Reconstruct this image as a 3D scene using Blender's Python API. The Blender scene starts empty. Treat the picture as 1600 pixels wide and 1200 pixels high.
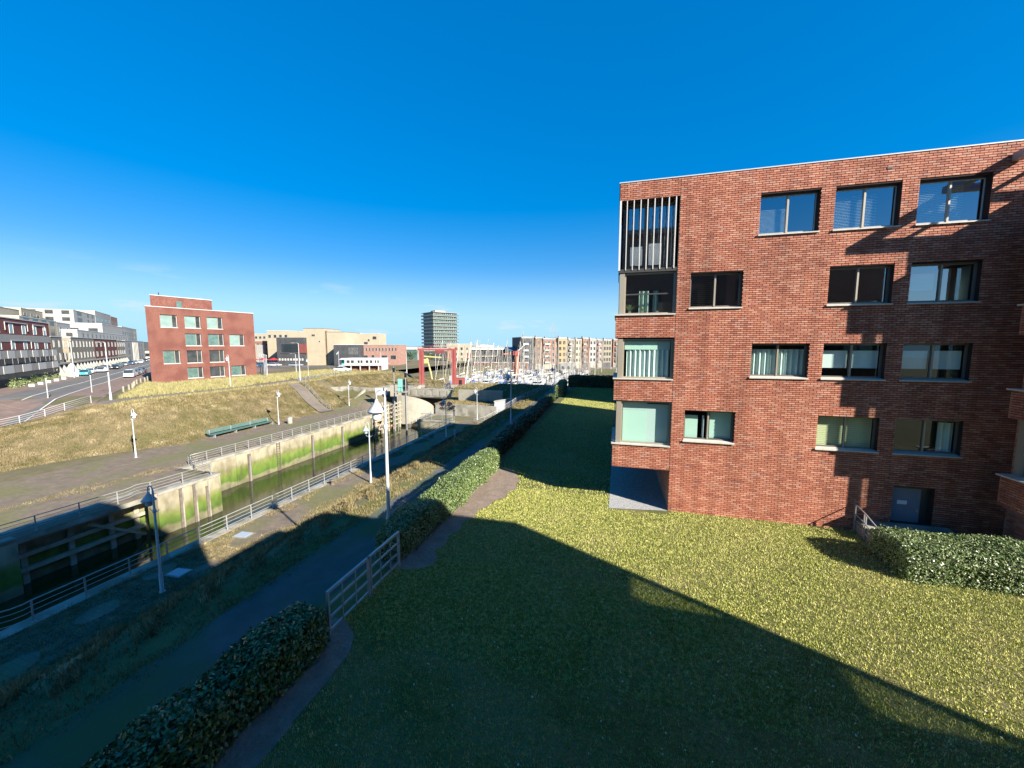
import bpy, math, random
import numpy as np
from mathutils import Vector, Matrix
random.seed(7); rng = np.random.default_rng(7)
R = math.radians
scene = bpy.context.scene
col = scene.collection

# ------------------------------------------------------------------ camera, sky, sun
cam_d = bpy.data.cameras.new("camera"); cam = bpy.data.objects.new("camera", cam_d); col.objects.link(cam)
cam.location = (0, 0, 12); cam.rotation_euler = (R(90 - 5.7), 0, R(15.3))
cam_d.sensor_width = 36; cam_d.lens = 13.5; cam_d.clip_start = .05; cam_d.clip_end = 6000
scene.camera = cam
SUN = Vector((1.0, -.53, .625)).normalized()
SUN_EL = math.asin(SUN.z); SUN_AZ = math.atan2(SUN.x, SUN.y)
world = bpy.data.worlds.new("World"); scene.world = world; world.use_nodes = True
wn = world.node_tree; wn.nodes.clear()
wout = wn.nodes.new('ShaderNodeOutputWorld'); wbg = wn.nodes.new('ShaderNodeBackground')
sky = wn.nodes.new('ShaderNodeTexSky'); sky.sky_type = 'NISHITA'; sky.sun_disc = False
sky.sun_elevation = SUN_EL; sky.sun_rotation = SUN_AZ; sky.air_density = 1.0; sky.dust_density = .1; sky.ozone_density = 2.2
hs = wn.nodes.new('ShaderNodeHueSaturation'); hs.inputs['Saturation'].default_value = 2.5; hs.inputs['Value'].default_value = 2.72
gm = wn.nodes.new('ShaderNodeGamma'); gm.inputs[1].default_value = .5; wn.links.new(sky.outputs[0], gm.inputs[0])
tn = wn.nodes.new('ShaderNodeMixRGB'); tn.blend_type = 'MULTIPLY'; tn.inputs[0].default_value = 1; tn.inputs['Color2'].default_value = (.7, .80, 1, 1)
wn.links.new(gm.outputs[0], hs.inputs['Color']); wn.links.new(hs.outputs[0], tn.inputs['Color1'])
# small low clouds
tc = wn.nodes.new('ShaderNodeTexCoord'); mp = wn.nodes.new('ShaderNodeMapping'); mp.inputs['Scale'].default_value = (5.5, 5.5, 26); mp.inputs['Location'].default_value = (1.7, 4.3, .6)
ns = wn.nodes.new('ShaderNodeTexNoise'); ns.inputs['Scale'].default_value = 1.0; ns.inputs['Detail'].default_value = 7; ns.inputs['Roughness'].default_value = .55
cr = wn.nodes.new('ShaderNodeValToRGB'); cr.color_ramp.elements[0].position = .585; cr.color_ramp.elements[1].position = .74
sx = wn.nodes.new('ShaderNodeSeparateXYZ')
b1 = wn.nodes.new('ShaderNodeMapRange'); b1.inputs[1].default_value = .0; b1.inputs[2].default_value = .035; b1.inputs[3].default_value = .5; b1.inputs[4].default_value = 1
b2 = wn.nodes.new('ShaderNodeMapRange'); b2.inputs[1].default_value = .09; b2.inputs[2].default_value = .16; b2.inputs[3].default_value = 1; b2.inputs[4].default_value = 0
m1 = wn.nodes.new('ShaderNodeMath'); m1.operation = 'MULTIPLY'; m2 = wn.nodes.new('ShaderNodeMath'); m2.operation = 'MULTIPLY'
m3 = wn.nodes.new('ShaderNodeMath'); m3.operation = 'MULTIPLY'; m3.inputs[1].default_value = .8
mix = wn.nodes.new('ShaderNodeMixRGB'); mix.inputs['Color2'].default_value = (5.6, 6.2, 7.2, 1)
wn.links.new(tc.outputs['Generated'], mp.inputs[0]); wn.links.new(mp.outputs[0], ns.inputs['Vector']); wn.links.new(ns.outputs['Fac'], cr.inputs[0])
wn.links.new(tc.outputs['Generated'], sx.inputs[0]); wn.links.new(sx.outputs[2], b1.inputs[0]); wn.links.new(sx.outputs[2], b2.inputs[0])
wn.links.new(b1.outputs[0], m1.inputs[0]); wn.links.new(b2.outputs[0], m1.inputs[1]); wn.links.new(m1.outputs[0], m2.inputs[0]); wn.links.new(cr.outputs[0], m2.inputs[1])
wn.links.new(m2.outputs[0], m3.inputs[0]); wn.links.new(m3.outputs[0], mix.inputs['Fac']); hz = wn.nodes.new('ShaderNodeMixRGB'); hz.inputs['Color2'].default_value = (3.1, 5.7, 7.6, 1)
hr_ = wn.nodes.new('ShaderNodeMapRange'); hr_.interpolation_type = 'SMOOTHSTEP'; hr_.inputs[1].default_value = -.02; hr_.inputs[2].default_value = .20; hr_.inputs[3].default_value = 1; hr_.inputs[4].default_value = 0
wn.links.new(sx.outputs[2], hr_.inputs[0]); wn.links.new(hr_.outputs[0], hz.inputs['Fac']); wn.links.new(tn.outputs[0], hz.inputs['Color1']); wn.links.new(hz.outputs[0], mix.inputs['Color1'])
wn.links.new(mix.outputs[0], wbg.inputs[0]); wn.links.new(wbg.outputs[0], wout.inputs[0])
wbg.inputs[1].default_value = .05
sun_d = bpy.data.lights.new("sun", 'SUN'); sun_d.energy = 5.0; sun_d.angle = R(.5); sun_d.color = (1, .93, .82)
sun = bpy.data.objects.new("sun", sun_d); col.objects.link(sun); sun.rotation_euler = SUN.to_track_quat('Z', 'Y').to_euler()
scene.view_settings.view_transform = 'Standard'; scene.view_settings.look = 'None'; scene.view_settings.gamma = 1
scene.view_settings.use_curve_mapping = False; scene.view_settings.exposure = 1.5

# ------------------------------------------------------------------ materials
M = {}
def nt(name):
    m = bpy.data.materials.new(name); m.use_nodes = True; t = m.node_tree
    b = t.nodes['Principled BSDF']; M[name] = m; return m, t, b
def ramp(t, stops):
    c = t.nodes.new('ShaderNodeValToRGB'); e = c.color_ramp.elements
    while len(e) < len(stops): e.new(.5)
    for i, (p, cc) in enumerate(stops): e[i].position = p; e[i].color = (*cc, 1)
    return c
def mat(name, c1, c2=None, scale=3.0, rough=.8, bump=0, bscale=None, detail=5, metal=0, spec=.5, stops=None, stretch=None, c3=None, s3=.3, obj=False, sheen=0):
    m, t, b = nt(name)
    b.inputs['Roughness'].default_value = rough; b.inputs['Metallic'].default_value = metal; b.inputs['Specular IOR Level'].default_value = spec
    if c2 is None and not stops:
        b.inputs['Base Color'].default_value = (*c1, 1)
    if c2 is not None or stops or bump:
        if obj:
            g = t.nodes.new('ShaderNodeTexCoord'); out = g.outputs['Object']
        else:
            g = t.nodes.new('ShaderNodeNewGeometry'); out = g.outputs['Position']
        if stretch:
            mpn = t.nodes.new('ShaderNodeMapping'); mpn.inputs['Scale'].default_value = stretch; t.links.new(out, mpn.inputs[0]); out2 = mpn.outputs[0]
        else: out2 = out
    if c2 is not None or stops:
        n = t.nodes.new('ShaderNodeTexNoise'); n.inputs['Scale'].default_value = scale; n.inputs['Detail'].default_value = detail; n.inputs['Roughness'].default_value = .65
        t.links.new(out2, n.inputs['Vector'])
        c = ramp(t, stops or [(.35, c1), (.65, c2)]); t.links.new(n.outputs['Fac'], c.inputs[0]); res = c.outputs[0]
        if c3:
            n2 = t.nodes.new('ShaderNodeTexNoise'); n2.inputs['Scale'].default_value = s3; n2.inputs['Detail'].default_value = 4
            t.links.new(out, n2.inputs['Vector'])
            f = ramp(t, [(.45, (0, 0, 0)), (.62, (1, 1, 1))]); t.links.new(n2.outputs['Fac'], f.inputs[0])
            mx = t.nodes.new('ShaderNodeMixRGB'); mx.inputs['Color2'].default_value = (*c3, 1); t.links.new(f.outputs[0], mx.inputs['Fac']); t.links.new(res, mx.inputs['Color1']); res = mx.outputs[0]
        t.links.new(res, b.inputs['Base Color'])
    if bump:
        n = t.nodes.new('ShaderNodeTexNoise'); n.inputs['Scale'].default_value = bscale or scale * 4; n.inputs['Detail'].default_value = 4
        t.links.new(out, n.inputs['Vector'])
        bp = t.nodes.new('ShaderNodeBump'); bp.inputs['Strength'].default_value = 1; bp.inputs['Distance'].default_value = bump
        t.links.new(n.outputs['Fac'], bp.inputs['Height']); t.links.new(bp.outputs[0], b.inputs['Normal'])
    return m
BL, BH, BZ0 = .244, .0845, 4.4
def brick_mat(name, swap):
    # colour of each brick, chosen by the cell of the bond it lies in
    m, t, b = nt(name); b.inputs['Roughness'].default_value = .75; b.inputs['Specular IOR Level'].default_value = .25
    g = t.nodes.new('ShaderNodeNewGeometry'); s = t.nodes.new('ShaderNodeSeparateXYZ'); t.links.new(g.outputs['Position'], s.inputs[0])
    def mth(op, a, bb=None, c=None):
        n = t.nodes.new('ShaderNodeMath'); n.operation = op
        for i, v in enumerate((a, bb, c)):
            if v is None: continue
            if isinstance(v, (int, float)): n.inputs[i].default_value = v
            else: t.links.new(v, n.inputs[i])
        return n.outputs[0]
    row = mth('FLOOR', mth('DIVIDE', mth('SUBTRACT', s.outputs[2], BZ0), BH))
    off = mth('MULTIPLY', mth('MODULO', row, 2.0), BL / 2)
    cell = mth('FLOOR', mth('DIVIDE', mth('SUBTRACT', s.outputs[1 if swap else 0], off), BL))
    cb = t.nodes.new('ShaderNodeCombineXYZ'); t.links.new(row, cb.inputs[0]); t.links.new(cell, cb.inputs[1])
    wn_ = t.nodes.new('ShaderNodeTexWhiteNoise'); wn_.noise_dimensions = '2D'; t.links.new(cb.outputs[0], wn_.inputs['Vector'])
    c = ramp(t, [(0, (.27, .10, .07)), (.10, (.345, .125, .08)), (.4, (.385, .145, .09)), (.7, (.43, .18, .115)), (.92, (.48, .235, .16)), (1, (.34, .18, .14))])
    t.links.new(wn_.outputs['Value'], c.inputs[0])
    n = t.nodes.new('ShaderNodeTexNoise'); n.inputs['Scale'].default_value = .55; n.inputs['Detail'].default_value = 5; t.links.new(g.outputs['Position'], n.inputs['Vector'])
    n2 = t.nodes.new('ShaderNodeTexNoise'); n2.inputs['Scale'].default_value = 28; n2.inputs['Detail'].default_value = 4; t.links.new(g.outputs['Position'], n2.inputs['Vector'])
    k = ramp(t, [(.3, (.90, .89, .88)), (.7, (1.08, 1.06, 1.04))]); t.links.new(n.outputs['Fac'], k.inputs[0])
    k2 = ramp(t, [(.3, (.86, .86, .86)), (.7, (1.12, 1.12, 1.12))]); t.links.new(n2.outputs['Fac'], k2.inputs[0])
    x1 = t.nodes.new('ShaderNodeMixRGB'); x1.blend_type = 'MULTIPLY'; x1.inputs[0].default_value = 1; t.links.new(c.outputs[0], x1.inputs[1]); t.links.new(k.outputs[0], x1.inputs[2])
    x2 = t.nodes.new('ShaderNodeMixRGB'); x2.blend_type = 'MULTIPLY'; x2.inputs[0].default_value = 1; t.links.new(x1.outputs[0], x2.inputs[1]); t.links.new(k2.outputs[0], x2.inputs[2])
    mp_s = t.nodes.new('ShaderNodeMapping'); mp_s.inputs['Scale'].default_value = (2.4, 2.4, .16); n3 = t.nodes.new('ShaderNodeTexNoise'); n3.inputs['Scale'].default_value = 1; n3.inputs['Detail'].default_value = 6
    t.links.new(g.outputs['Position'], mp_s.inputs[0]); t.links.new(mp_s.outputs[0], n3.inputs['Vector']); k3 = ramp(t, [(.34, (.80, .80, .80)), (.52, (1, 1, 1)), (.72, (1.12, 1.14, 1.16))]); t.links.new(n3.outputs['Fac'], k3.inputs[0])
    x3 = t.nodes.new('ShaderNodeMixRGB'); x3.blend_type = 'MULTIPLY'; x3.inputs[0].default_value = 1; t.links.new(x2.outputs[0], x3.inputs[1]); t.links.new(k3.outputs[0], x3.inputs[2])
    t.links.new(x3.outputs[0], b.inputs['Base Color'])
    return m
brick_mat('brick_x', False); brick_mat('brick_y', True)
def glass_mat(name, tint, refl=.35, rough=.02):
    m, t, b = nt(name); t.nodes.remove(b)
    o = t.nodes['Material Output']; tr = t.nodes.new('ShaderNodeBsdfTransparent'); tr.inputs[0].default_value = (*tint, 1)
    gl = t.nodes.new('ShaderNodeBsdfGlossy'); gl.inputs['Roughness'].default_value = rough; gl.inputs[0].default_value = (.85, .93, 1, 1)
    fr = t.nodes.new('ShaderNodeLayerWeight'); fr.inputs[0].default_value = .5
    pw = t.nodes.new('ShaderNodeMath'); pw.operation = 'POWER'; pw.inputs[1].default_value = 4.0; t.links.new(fr.outputs['Facing'], pw.inputs[0])
    mr = t.nodes.new('ShaderNodeMapRange'); mr.inputs[3].default_value = refl; mr.inputs[4].default_value = 1
    mx = t.nodes.new('ShaderNodeMixShader'); t.links.new(pw.outputs[0], mr.inputs[0]); t.links.new(mr.outputs[0], mx.inputs[0])
    t.links.new(tr.outputs[0], mx.inputs[1]); t.links.new(gl.outputs[0], mx.inputs[2]); t.links.new(mx.outputs[0], o.inputs[0])
    return m
glass_mat('glass', (.72, .80, .80), .34); glass_mat('glass_clear', (.84, .93, .91), .07)
glass_mat('glass_added_bay', (.47, .50, .45), .05)  # for the added corner bay: lets weak sun through
mat('glass_dark', (.02, .028, .034), rough=.06, spec=1.0)
mat('glass_green', (.10, .165, .145), (.06, .10, .09), 1.2, rough=.08, spec=1.0)
mat('glass_pale', (.20, .28, .25), (.15, .22, .20), .8, rough=.06, spec=1.0)
mat('glass_far', (.02, .024, .027), (.06, .065, .065), .7, rough=.3, spec=.35)
mat('mortar', (.03, .014, .012), (.018, .01, .009), 3, rough=.95)
mat('sill', (.40, .37, .32), (.50, .47, .41), 6, rough=.6)
mat('frame_beige', (.33, .29, .225), rough=.45, metal=.3)
mat('frame_taupe', (.17, .15, .125), rough=.45, metal=.3)
mat('frame_dark', (.05, .048, .045), rough=.4)
mat('frame_light', (.36, .36, .34), rough=.4)
mat('interior', (.035, .035, .035), rough=.9)
mat('blind_white', (.72, .76, .73), rough=.8); mat('blind_yellow', (.62, .58, .33), rough=.8); mat('blind_green', (.52, .68, .58), rough=.8)
mat('curtain', (.55, .62, .58), rough=.9)
mat('fin', (.62, .60, .56), rough=.45, metal=.2)
mat('trim_white', (.48, .48, .47), rough=.4)
mat('door_grey', (.18, .22, .27), (.15, .19, .24), 2, rough=.5)
mat('steel', (.40, .40, .385), (.31, .32, .315), 6, rough=.42, metal=.35)
mat('steel_dull', (.33, .33, .34), (.26, .26, .27), 6, rough=.5, metal=.3)
mat('lamp_white', (.44, .445, .44), (.36, .37, .37), 5, rough=.4)
mat('lamp_grey', (.40, .44, .46), (.33, .37, .40), 5, rough=.45)
mat('lamp_glass', (.85, .85, .82), rough=.25)
mat('asphalt', (.062, .066, .060), (.095, .097, .09), .8, rough=.92, bump=.012, bscale=60, c3=(.055, .085, .025), s3=.28, detail=9)
mat('road', (.085, .083, .08), (.12, .115, .11), .4, rough=.9)
mat('paver_brown', (.125, .098, .07), (.18, .142, .10), 1.1, rough=.9, bump=.01, bscale=20, c3=(.13, .125, .05), s3=.25)
mat('pavement', (.15, .105, .085), (.19, .135, .11), .8, rough=.9)
mat('path_grit', (.115, .095, .075), (.15, .125, .10), .9, rough=.95, bump=.01, bscale=12)
mat('lawn', (.06, .068, .010), (.11, .11, .024), 2.2, rough=.95, bump=.03, bscale=18, c3=(.13, .115, .04), s3=.5)
mat('grass_dry', (.095, .078, .04), (.15, .12, .062), .9, rough=.95, bump=.08, bscale=4, c3=(.085, .08, .025), s3=.12, detail=8)
mat('moss_patch', (.03, .045, .012), (.06, .08, .02), 3, rough=.95)
mat('grass_bank', (.05, .07, .018), (.10, .10, .03), .9, rough=.95, bump=.06, bscale=5, c3=(.16, .13, .06), s3=.3, detail=8)
mat('soil', (.155, .115, .085), (.22, .165, .125), 2.2, rough=.95, bump=.03, bscale=9)
mat('gravel', (.10, .10, .10), (.5, .49, .47), 45, rough=.95, bump=.03, bscale=45, detail=2)
mat('blade_green', (.12, .16, .02), (.34, .31, .07), 9, rough=.7, spec=.3, stops=[(.30, (.11, .145, .015)), (.42, (.28, .32, .045)), (.53, (.52, .51, .14)), (.66, (.78, .70, .33))], detail=8)
mat('blade_dry', (.2, .16, .06), (.4, .3, .13), 2.2, rough=.8, spec=.2, stops=[(.28, (.085, .08, .025)), (.42, (.16, .125, .055)), (.58, (.27, .22, .11)), (.74, (.46, .39, .22))], detail=9)
mat('blade_slope', (.2, .16, .06), (.4, .3, .13), .55, rough=.85, spec=.15, stops=[(.30, (.075, .075, .022)), (.43, (.125, .105, .045)), (.55, (.20, .155, .082)), (.70, (.36, .30, .175))], detail=12)
mat('blade_reed', (.36, .32, .12), (.60, .52, .25), 1.2, rough=.8, spec=.2, stops=[(.3, (.13, .14, .04)), (.48, (.27, .24, .10)), (.7, (.42, .36, .19))], detail=7)
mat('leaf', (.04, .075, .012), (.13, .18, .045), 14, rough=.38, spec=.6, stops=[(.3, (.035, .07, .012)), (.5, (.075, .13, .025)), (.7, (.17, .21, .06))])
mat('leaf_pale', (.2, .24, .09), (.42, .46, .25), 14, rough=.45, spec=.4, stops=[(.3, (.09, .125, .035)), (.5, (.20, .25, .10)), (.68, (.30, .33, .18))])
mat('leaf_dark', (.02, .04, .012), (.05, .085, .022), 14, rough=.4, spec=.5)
mat('hedge_core', (.012, .016, .006), (.03, .03, .012), 8, rough=1)
mat('twig', (.08, .05, .03), rough=.9)
mat('bark', (.09, .07, .05), (.13, .10, .07), 5, rough=.95, obj=True)
mat('fallen_leaf', (.45, .40, .28), rough=.8)
mat('concrete', (.24, .225, .185), (.33, .31, .265), 1.2, rough=.9, bump=.01, bscale=8, stretch=(1, 1, .35), c3=(.16, .15, .11), s3=.8)
mat('concrete_pale', (.26, .24, .185), (.33, .31, .25), 1.0, rough=.85)
mat('timber', (.26, .23, .17), (.36, .325, .25), 2, rough=.9)
mat('timber_dark', (.10, .085, .065), (.16, .13, .10), 3, rough=.9)
mat('bench_green', (.05, .105, .09), (.075, .14, .12), 3, rough=.6)
mat('red_steel', (.30, .075, .065), (.24, .055, .05), 1, rough=.5)
mat('orange_steel', (.45, .16, .10), (.38, .13, .08), 1, rough=.5)
mat('yellow_steel', (.42, .36, .15), rough=.5)
mat('cabinet_green', (.16, .48, .36), rough=.5); mat('black', (.015, .015, .017), rough=.5)
mat('flower_pink', (.75, .22, .25), rough=.8); mat('white_paint', (.45, .45, .425), rough=.5)
mat('blue_paint', (.07, .22, .45), rough=.35); mat('teal_paint', (.06, .38, .46), rough=.3)
mat('car_black', (.02, .025, .03), rough=.2, spec=.8); mat('car_grey', (.2, .21, .22), rough=.25, spec=.8); mat('car_white', (.75, .75, .75), rough=.25)
mat('car_silver', (.45, .47, .5), rough=.25, metal=.3); mat('car_blue', (.03, .075, .16), rough=.25, spec=.8); mat('car_red', (.4, .03, .03), rough=.25)
mat('rubber', (.02, .02, .02), rough=.9); mat('road_paint', (.6, .6, .56), rough=.7)
mat('redbrick_far', (.06, .022, .018), (.27, .12, .09), 7, rough=.9, spec=.2, obj=True, detail=2.5, stretch=(1, 1, 3.2), c3=(.13, .05, .04), s3=.35)
mat('darkbrick_far', (.13, .032, .03), (.19, .05, .042), 1.5, rough=.85, obj=True)
mat('greybrick_far', (.19, .165, .12), (.255, .225, .165), 1.5, rough=.85, obj=True)
mat('render_white', (.32, .31, .28), (.27, .265, .24), .4, rough=.8, obj=True)
mat('render_cream', (.36, .31, .22), (.31, .27, .19), .5, rough=.85, obj=True)
mat('cladding_grey', (.27, .26, .235), (.31, .30, .27), .5, rough=.7, obj=True)
mat('cladding_black', (.035, .038, .042), (.06, .062, .066), .5, rough=.7, obj=True)
mat('brown_brick', (.15, .09, .06), (.20, .125, .085), 1.0, rough=.85, obj=True)
mat('orange_brick', (.20, .095, .06), (.25, .125, .08), 1.0, rough=.85, obj=True)
mat('ochre', (.30, .20, .10), (.34, .235, .12), 1.0, rough=.85, obj=True)
mat('pink_brick', (.25, .135, .105), (.31, .18, .14), 1.0, rough=.85, obj=True)
mat('tower_glass', (.035, .055, .07), (.07, .10, .115), .6, rough=.15, spec=.8, obj=True)
mat('roof_grey', (.16, .16, .16), (.20, .20, .20), 1, rough=.9)
mat('tile_blue', (.06, .12, .15), rough=.5)
mat('pot', (.5, .47, .42), rough=.8)
mat('hull_white', (.38, .38, .37), rough=.25); mat('hull_blue', (.03, .07, .2), rough=.25)
mat('alu', (.33, .31, .27), rough=.45, metal=.3); mat('canvas_blue', (.06, .13, .32), rough=.9); mat('canvas_cream', (.66, .62, .52), rough=.9)
mat('sign_blue', (.05, .14, .45), rough=.5); mat('plate_grey', (.30, .34, .38), rough=.45)
# mossy quay wall: pale concrete above, algae green below, wet tide line at the foot
def paved(name, bw, bh, k=.6, mort=.03):
    t = M[name].node_tree; b = t.nodes['Principled BSDF']; src = b.inputs['Base Color'].links[0].from_socket
    g = t.nodes.new('ShaderNodeNewGeometry'); br_ = t.nodes.new('ShaderNodeTexBrick'); br_.inputs['Scale'].default_value = 1; br_.inputs['Brick Width'].default_value = bw; br_.inputs['Row Height'].default_value = bh; br_.inputs['Mortar Size'].default_value = mort
    br_.inputs['Color1'].default_value = (1.08, 1.05, 1, 1); br_.inputs['Color2'].default_value = (.86, .86, .88, 1); br_.inputs['Mortar'].default_value = (k, k, k, 1); t.links.new(g.outputs['Position'], br_.inputs['Vector'])
    x = t.nodes.new('ShaderNodeMixRGB'); x.blend_type = 'MULTIPLY'; x.inputs[0].default_value = 1; t.links.new(src, x.inputs[1]); t.links.new(br_.outputs[0], x.inputs[2]); t.links.new(x.outputs[0], b.inputs['Base Color'])
paved('paver_brown', .42, .21, .72, .016); paved('pavement', 1.2, .6, .7, .03)
def quay_mat():
    m, t, b = nt('quay'); b.inputs['Roughness'].default_value = .85
    g = t.nodes.new('ShaderNodeNewGeometry'); s = t.nodes.new('ShaderNodeSeparateXYZ'); t.links.new(g.outputs['Position'], s.inputs[0])
    n = t.nodes.new('ShaderNodeTexNoise'); n.inputs['Scale'].default_value = .7; n.inputs['Detail'].default_value = 8; t.links.new(g.outputs['Position'], n.inputs['Vector'])
    ma = t.nodes.new('ShaderNodeMath'); ma.operation = 'MULTIPLY_ADD'; ma.inputs[1].default_value = 1.5; t.links.new(n.outputs['Fac'], ma.inputs[0]); t.links.new(s.outputs[2], ma.inputs[2])
    mr = t.nodes.new('ShaderNodeMapRange'); mr.inputs[1].default_value = -3.7; mr.inputs[2].default_value = 1.3; t.links.new(ma.outputs[0], mr.inputs[0])
    c = ramp(t, [(.14, (.13, .12, .075)), (.24, (.16, .15, .08)), (.29, (.06, .115, .012)), (.44, (.10, .15, .02)), (.53, (.15, .165, .05)), (.575, (.19, .18, .09)), (.62, (.25, .225, .15)), (.9, (.33, .295, .215))]); t.links.new(mr.outputs[0], c.inputs[0])
    mpn = t.nodes.new('ShaderNodeMapping'); mpn.inputs['Scale'].default_value = (1.6, 1.6, .8); t.links.new(g.outputs['Position'], mpn.inputs[0])
    n2 = t.nodes.new('ShaderNodeTexNoise'); n2.inputs['Scale'].default_value = 1; n2.inputs['Detail'].default_value = 7; t.links.new(mpn.outputs[0], n2.inputs['Vector'])
    k = ramp(t, [(.32, (.66, .64, .58)), (.6, (1.1, 1.1, 1.1))]); t.links.new(n2.outputs['Fac'], k.inputs[0])
    x = t.nodes.new('ShaderNodeMixRGB'); x.blend_type = 'MULTIPLY'; x.inputs[0].default_value = 1; t.links.new(c.outputs[0], x.inputs[1]); t.links.new(k.outputs[0], x.inputs[2]); t.links.new(x.outputs[0], b.inputs['Base Color'])
quay_mat()
def water_mat(name, colr, bumpd, sc, rough):
    m, t, b = nt(name); b.inputs['Base Color'].default_value = (*colr, 1); b.inputs['Roughness'].default_value = rough; b.inputs['IOR'].default_value = 1.45; b.inputs['Specular IOR Level'].default_value = .9
    g = t.nodes.new('ShaderNodeNewGeometry'); n = t.nodes.new('ShaderNodeTexNoise'); n.inputs['Scale'].default_value = sc; n.inputs['Detail'].default_value = 3; t.links.new(g.outputs['Position'], n.inputs['Vector'])
    bp = t.nodes.new('ShaderNodeBump'); bp.inputs['Distance'].default_value = bumpd; t.links.new(n.outputs['Fac'], bp.inputs['Height']); t.links.new(bp.outputs[0], b.inputs['Normal'])
water_mat('water', (.022, .028, .010), .012, 2.5, .04); water_mat('water_marina', (.02, .04, .045), .08, .8, .08)

ORD = 'first second third fourth fifth sixth seventh eighth ninth tenth eleventh twelfth thirteenth fourteenth fifteenth sixteenth seventeenth eighteenth nineteenth twentieth'.split()
ORD += [a_ + b_ for a_ in ('twenty ', 'thirty ') for b_ in ORD[:9]]
# ------------------------------------------------------------------ mesh helpers
class MB:
    def __init__(s): s.v = []; s.f = []
    def face(s, pts):
        i = len(s.v); s.v += [tuple(p) for p in pts]; s.f.append(tuple(range(i, i + len(pts)))); return s
    def hexa(s, p, skip=()):      # p: 4 bottom ccw, 4 top ccw
        i = len(s.v); s.v += [tuple(q) for q in p]
        F = [(3, 2, 1, 0), (4, 5, 6, 7), (0, 1, 5, 4), (1, 2, 6, 5), (2, 3, 7, 6), (3, 0, 4, 7)]
        for k, f in enumerate(F):
            if k not in skip: s.f.append(tuple(i + a for a in f))
        return s
    def box(s, x0, x1, y0, y1, z0, z1, skip=()):
        return s.hexa([(x0, y0, z0), (x1, y0, z0), (x1, y1, z0), (x0, y1, z0), (x0, y0, z1), (x1, y0, z1), (x1, y1, z1), (x0, y1, z1)], skip)
    def prism(s, poly, z0, z1):
        n = len(poly); i = len(s.v)
        s.v += [(x, y, z0) for x, y in poly] + [(x, y, z1) for x, y in poly]
        s.f.append(tuple(i + n - 1 - k for k in range(n))); s.f.append(tuple(i + n + k for k in range(n)))
        for k in range(n): s.f.append((i + k, i + (k + 1) % n, i + n + (k + 1) % n, i + n + k))
        return s
    def tube(s, pts, r, n=8, r2=None, cap=True):
        pts = [Vector(p) for p in pts]; m = len(pts); i0 = len(s.v); ref = None
        for k, p in enumerate(pts):
            d = (pts[min(k + 1, m - 1)] - pts[max(k - 1, 0)]).normalized()
            if ref is None: ref = Vector((0, 0, 1)) if abs(d.z) < .9 else Vector((1, 0, 0))
            a = d.cross(ref).normalized(); b = a.cross(d).normalized(); ref = b
            rr = r if r2 is None else r + (r2 - r) * k / (m - 1)
            for j in range(n):
                t = 2 * math.pi * j / n; s.v.append(tuple(p + a * rr * math.cos(t) + b * rr * math.sin(t)))
        for k in range(m - 1):
            for j in range(n):
                a = i0 + k * n + j; b = i0 + k * n + (j + 1) % n; s.f.append((a, b, b + n, a + n))
        if cap:
            s.f.append(tuple(i0 + j for j in reversed(range(n)))); s.f.append(tuple(i0 + (m - 1) * n + j for j in range(n)))
        return s
    def lathe(s, prof, n=16, c=(0, 0, 0)):
        i0 = len(s.v)
        for r, z in prof:
            for j in range(n):
                t = 2 * math.pi * j / n; s.v.append((c[0] + r * math.cos(t), c[1] + r * math.sin(t), c[2] + z))
        for k in range(len(prof) - 1):
            for j in range(n):
                a = i0 + k * n + j; b = i0 + k * n + (j + 1) % n; s.f.append((a, b, b + n, a + n))
        return s
    def bar(s, a, b, w, h):       # rectangular bar between two points
        a = Vector(a); b = Vector(b); d = (b - a).normalized()
        side = d.cross(Vector((0, 0, 1)));
        if side.length < 1e-3: side = Vector((1, 0, 0))
        side.normalize(); up = side.cross(d).normalized(); P = []
        for q in (a, b):
            P += [q - side * w / 2 - up * h / 2, q + side * w / 2 - up * h / 2, q + side * w / 2 + up * h / 2, q - side * w / 2 + up * h / 2]
        i = len(s.v); s.v += [tuple(p) for p in P]
        for f in [(0, 3, 2, 1), (4, 5, 6, 7), (0, 1, 5, 4), (1, 2, 6, 5), (2, 3, 7, 6), (3, 0, 4, 7)]: s.f.append(tuple(i + q for q in f))
        return s
    def mesh(s, name, m, smooth=False):
        me = bpy.data.meshes.new(name); me.from_pydata(s.v, [], s.f); me.materials.append(M[m] if isinstance(m, str) else m)
        if smooth:
            for p in me.polygons: p.use_smooth = True
        return me
    def build(s, name, m, parent=None, smooth=False, bevel=0):
        return put(name, s.mesh(name, m, smooth), parent, bevel)
def put(name, me, parent=None, bevel=0, loc=None):
    o = bpy.data.objects.new(name, me); col.objects.link(o)
    if parent: o.parent = parent
    if loc: o.location = loc
    if bevel:
        b = o.modifiers.new('b', 'BEVEL'); b.width = bevel; b.segments = 2; b.limit_method = 'ANGLE'
    return o
def tag(o, label, cat, group=None, kind=None):
    if label: o['label'] = label
    if cat: o['category'] = cat
    if group: o['group'] = group
    if kind: o['kind'] = kind
    return o
def thing(name, label, cat, loc=(0, 0, 0), rz=0, group=None):
    o = bpy.data.objects.new(name, None); col.objects.link(o); o.location = loc; o.rotation_euler = (0, 0, rz); o.empty_display_size = .3
    return tag(o, label, cat, group)
def dup(root, loc, rz=None, label=None, scale=None):
    kids = {}
    def rec(o, par):
        c = o.copy(); col.objects.link(c)
        if par is not None: c.parent = par
        for ch in o.children: rec(ch, c)
        return c
    r = rec(root, None); r.location = loc
    if rz is not None: r.rotation_euler = (0, 0, rz)
    if scale: r.scale = (scale,) * 3
    if label: r['label'] = label
    return r
def struct(name, mb, m): 
    o = mb.build(name, m); o['kind'] = 'structure'; return o
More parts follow.
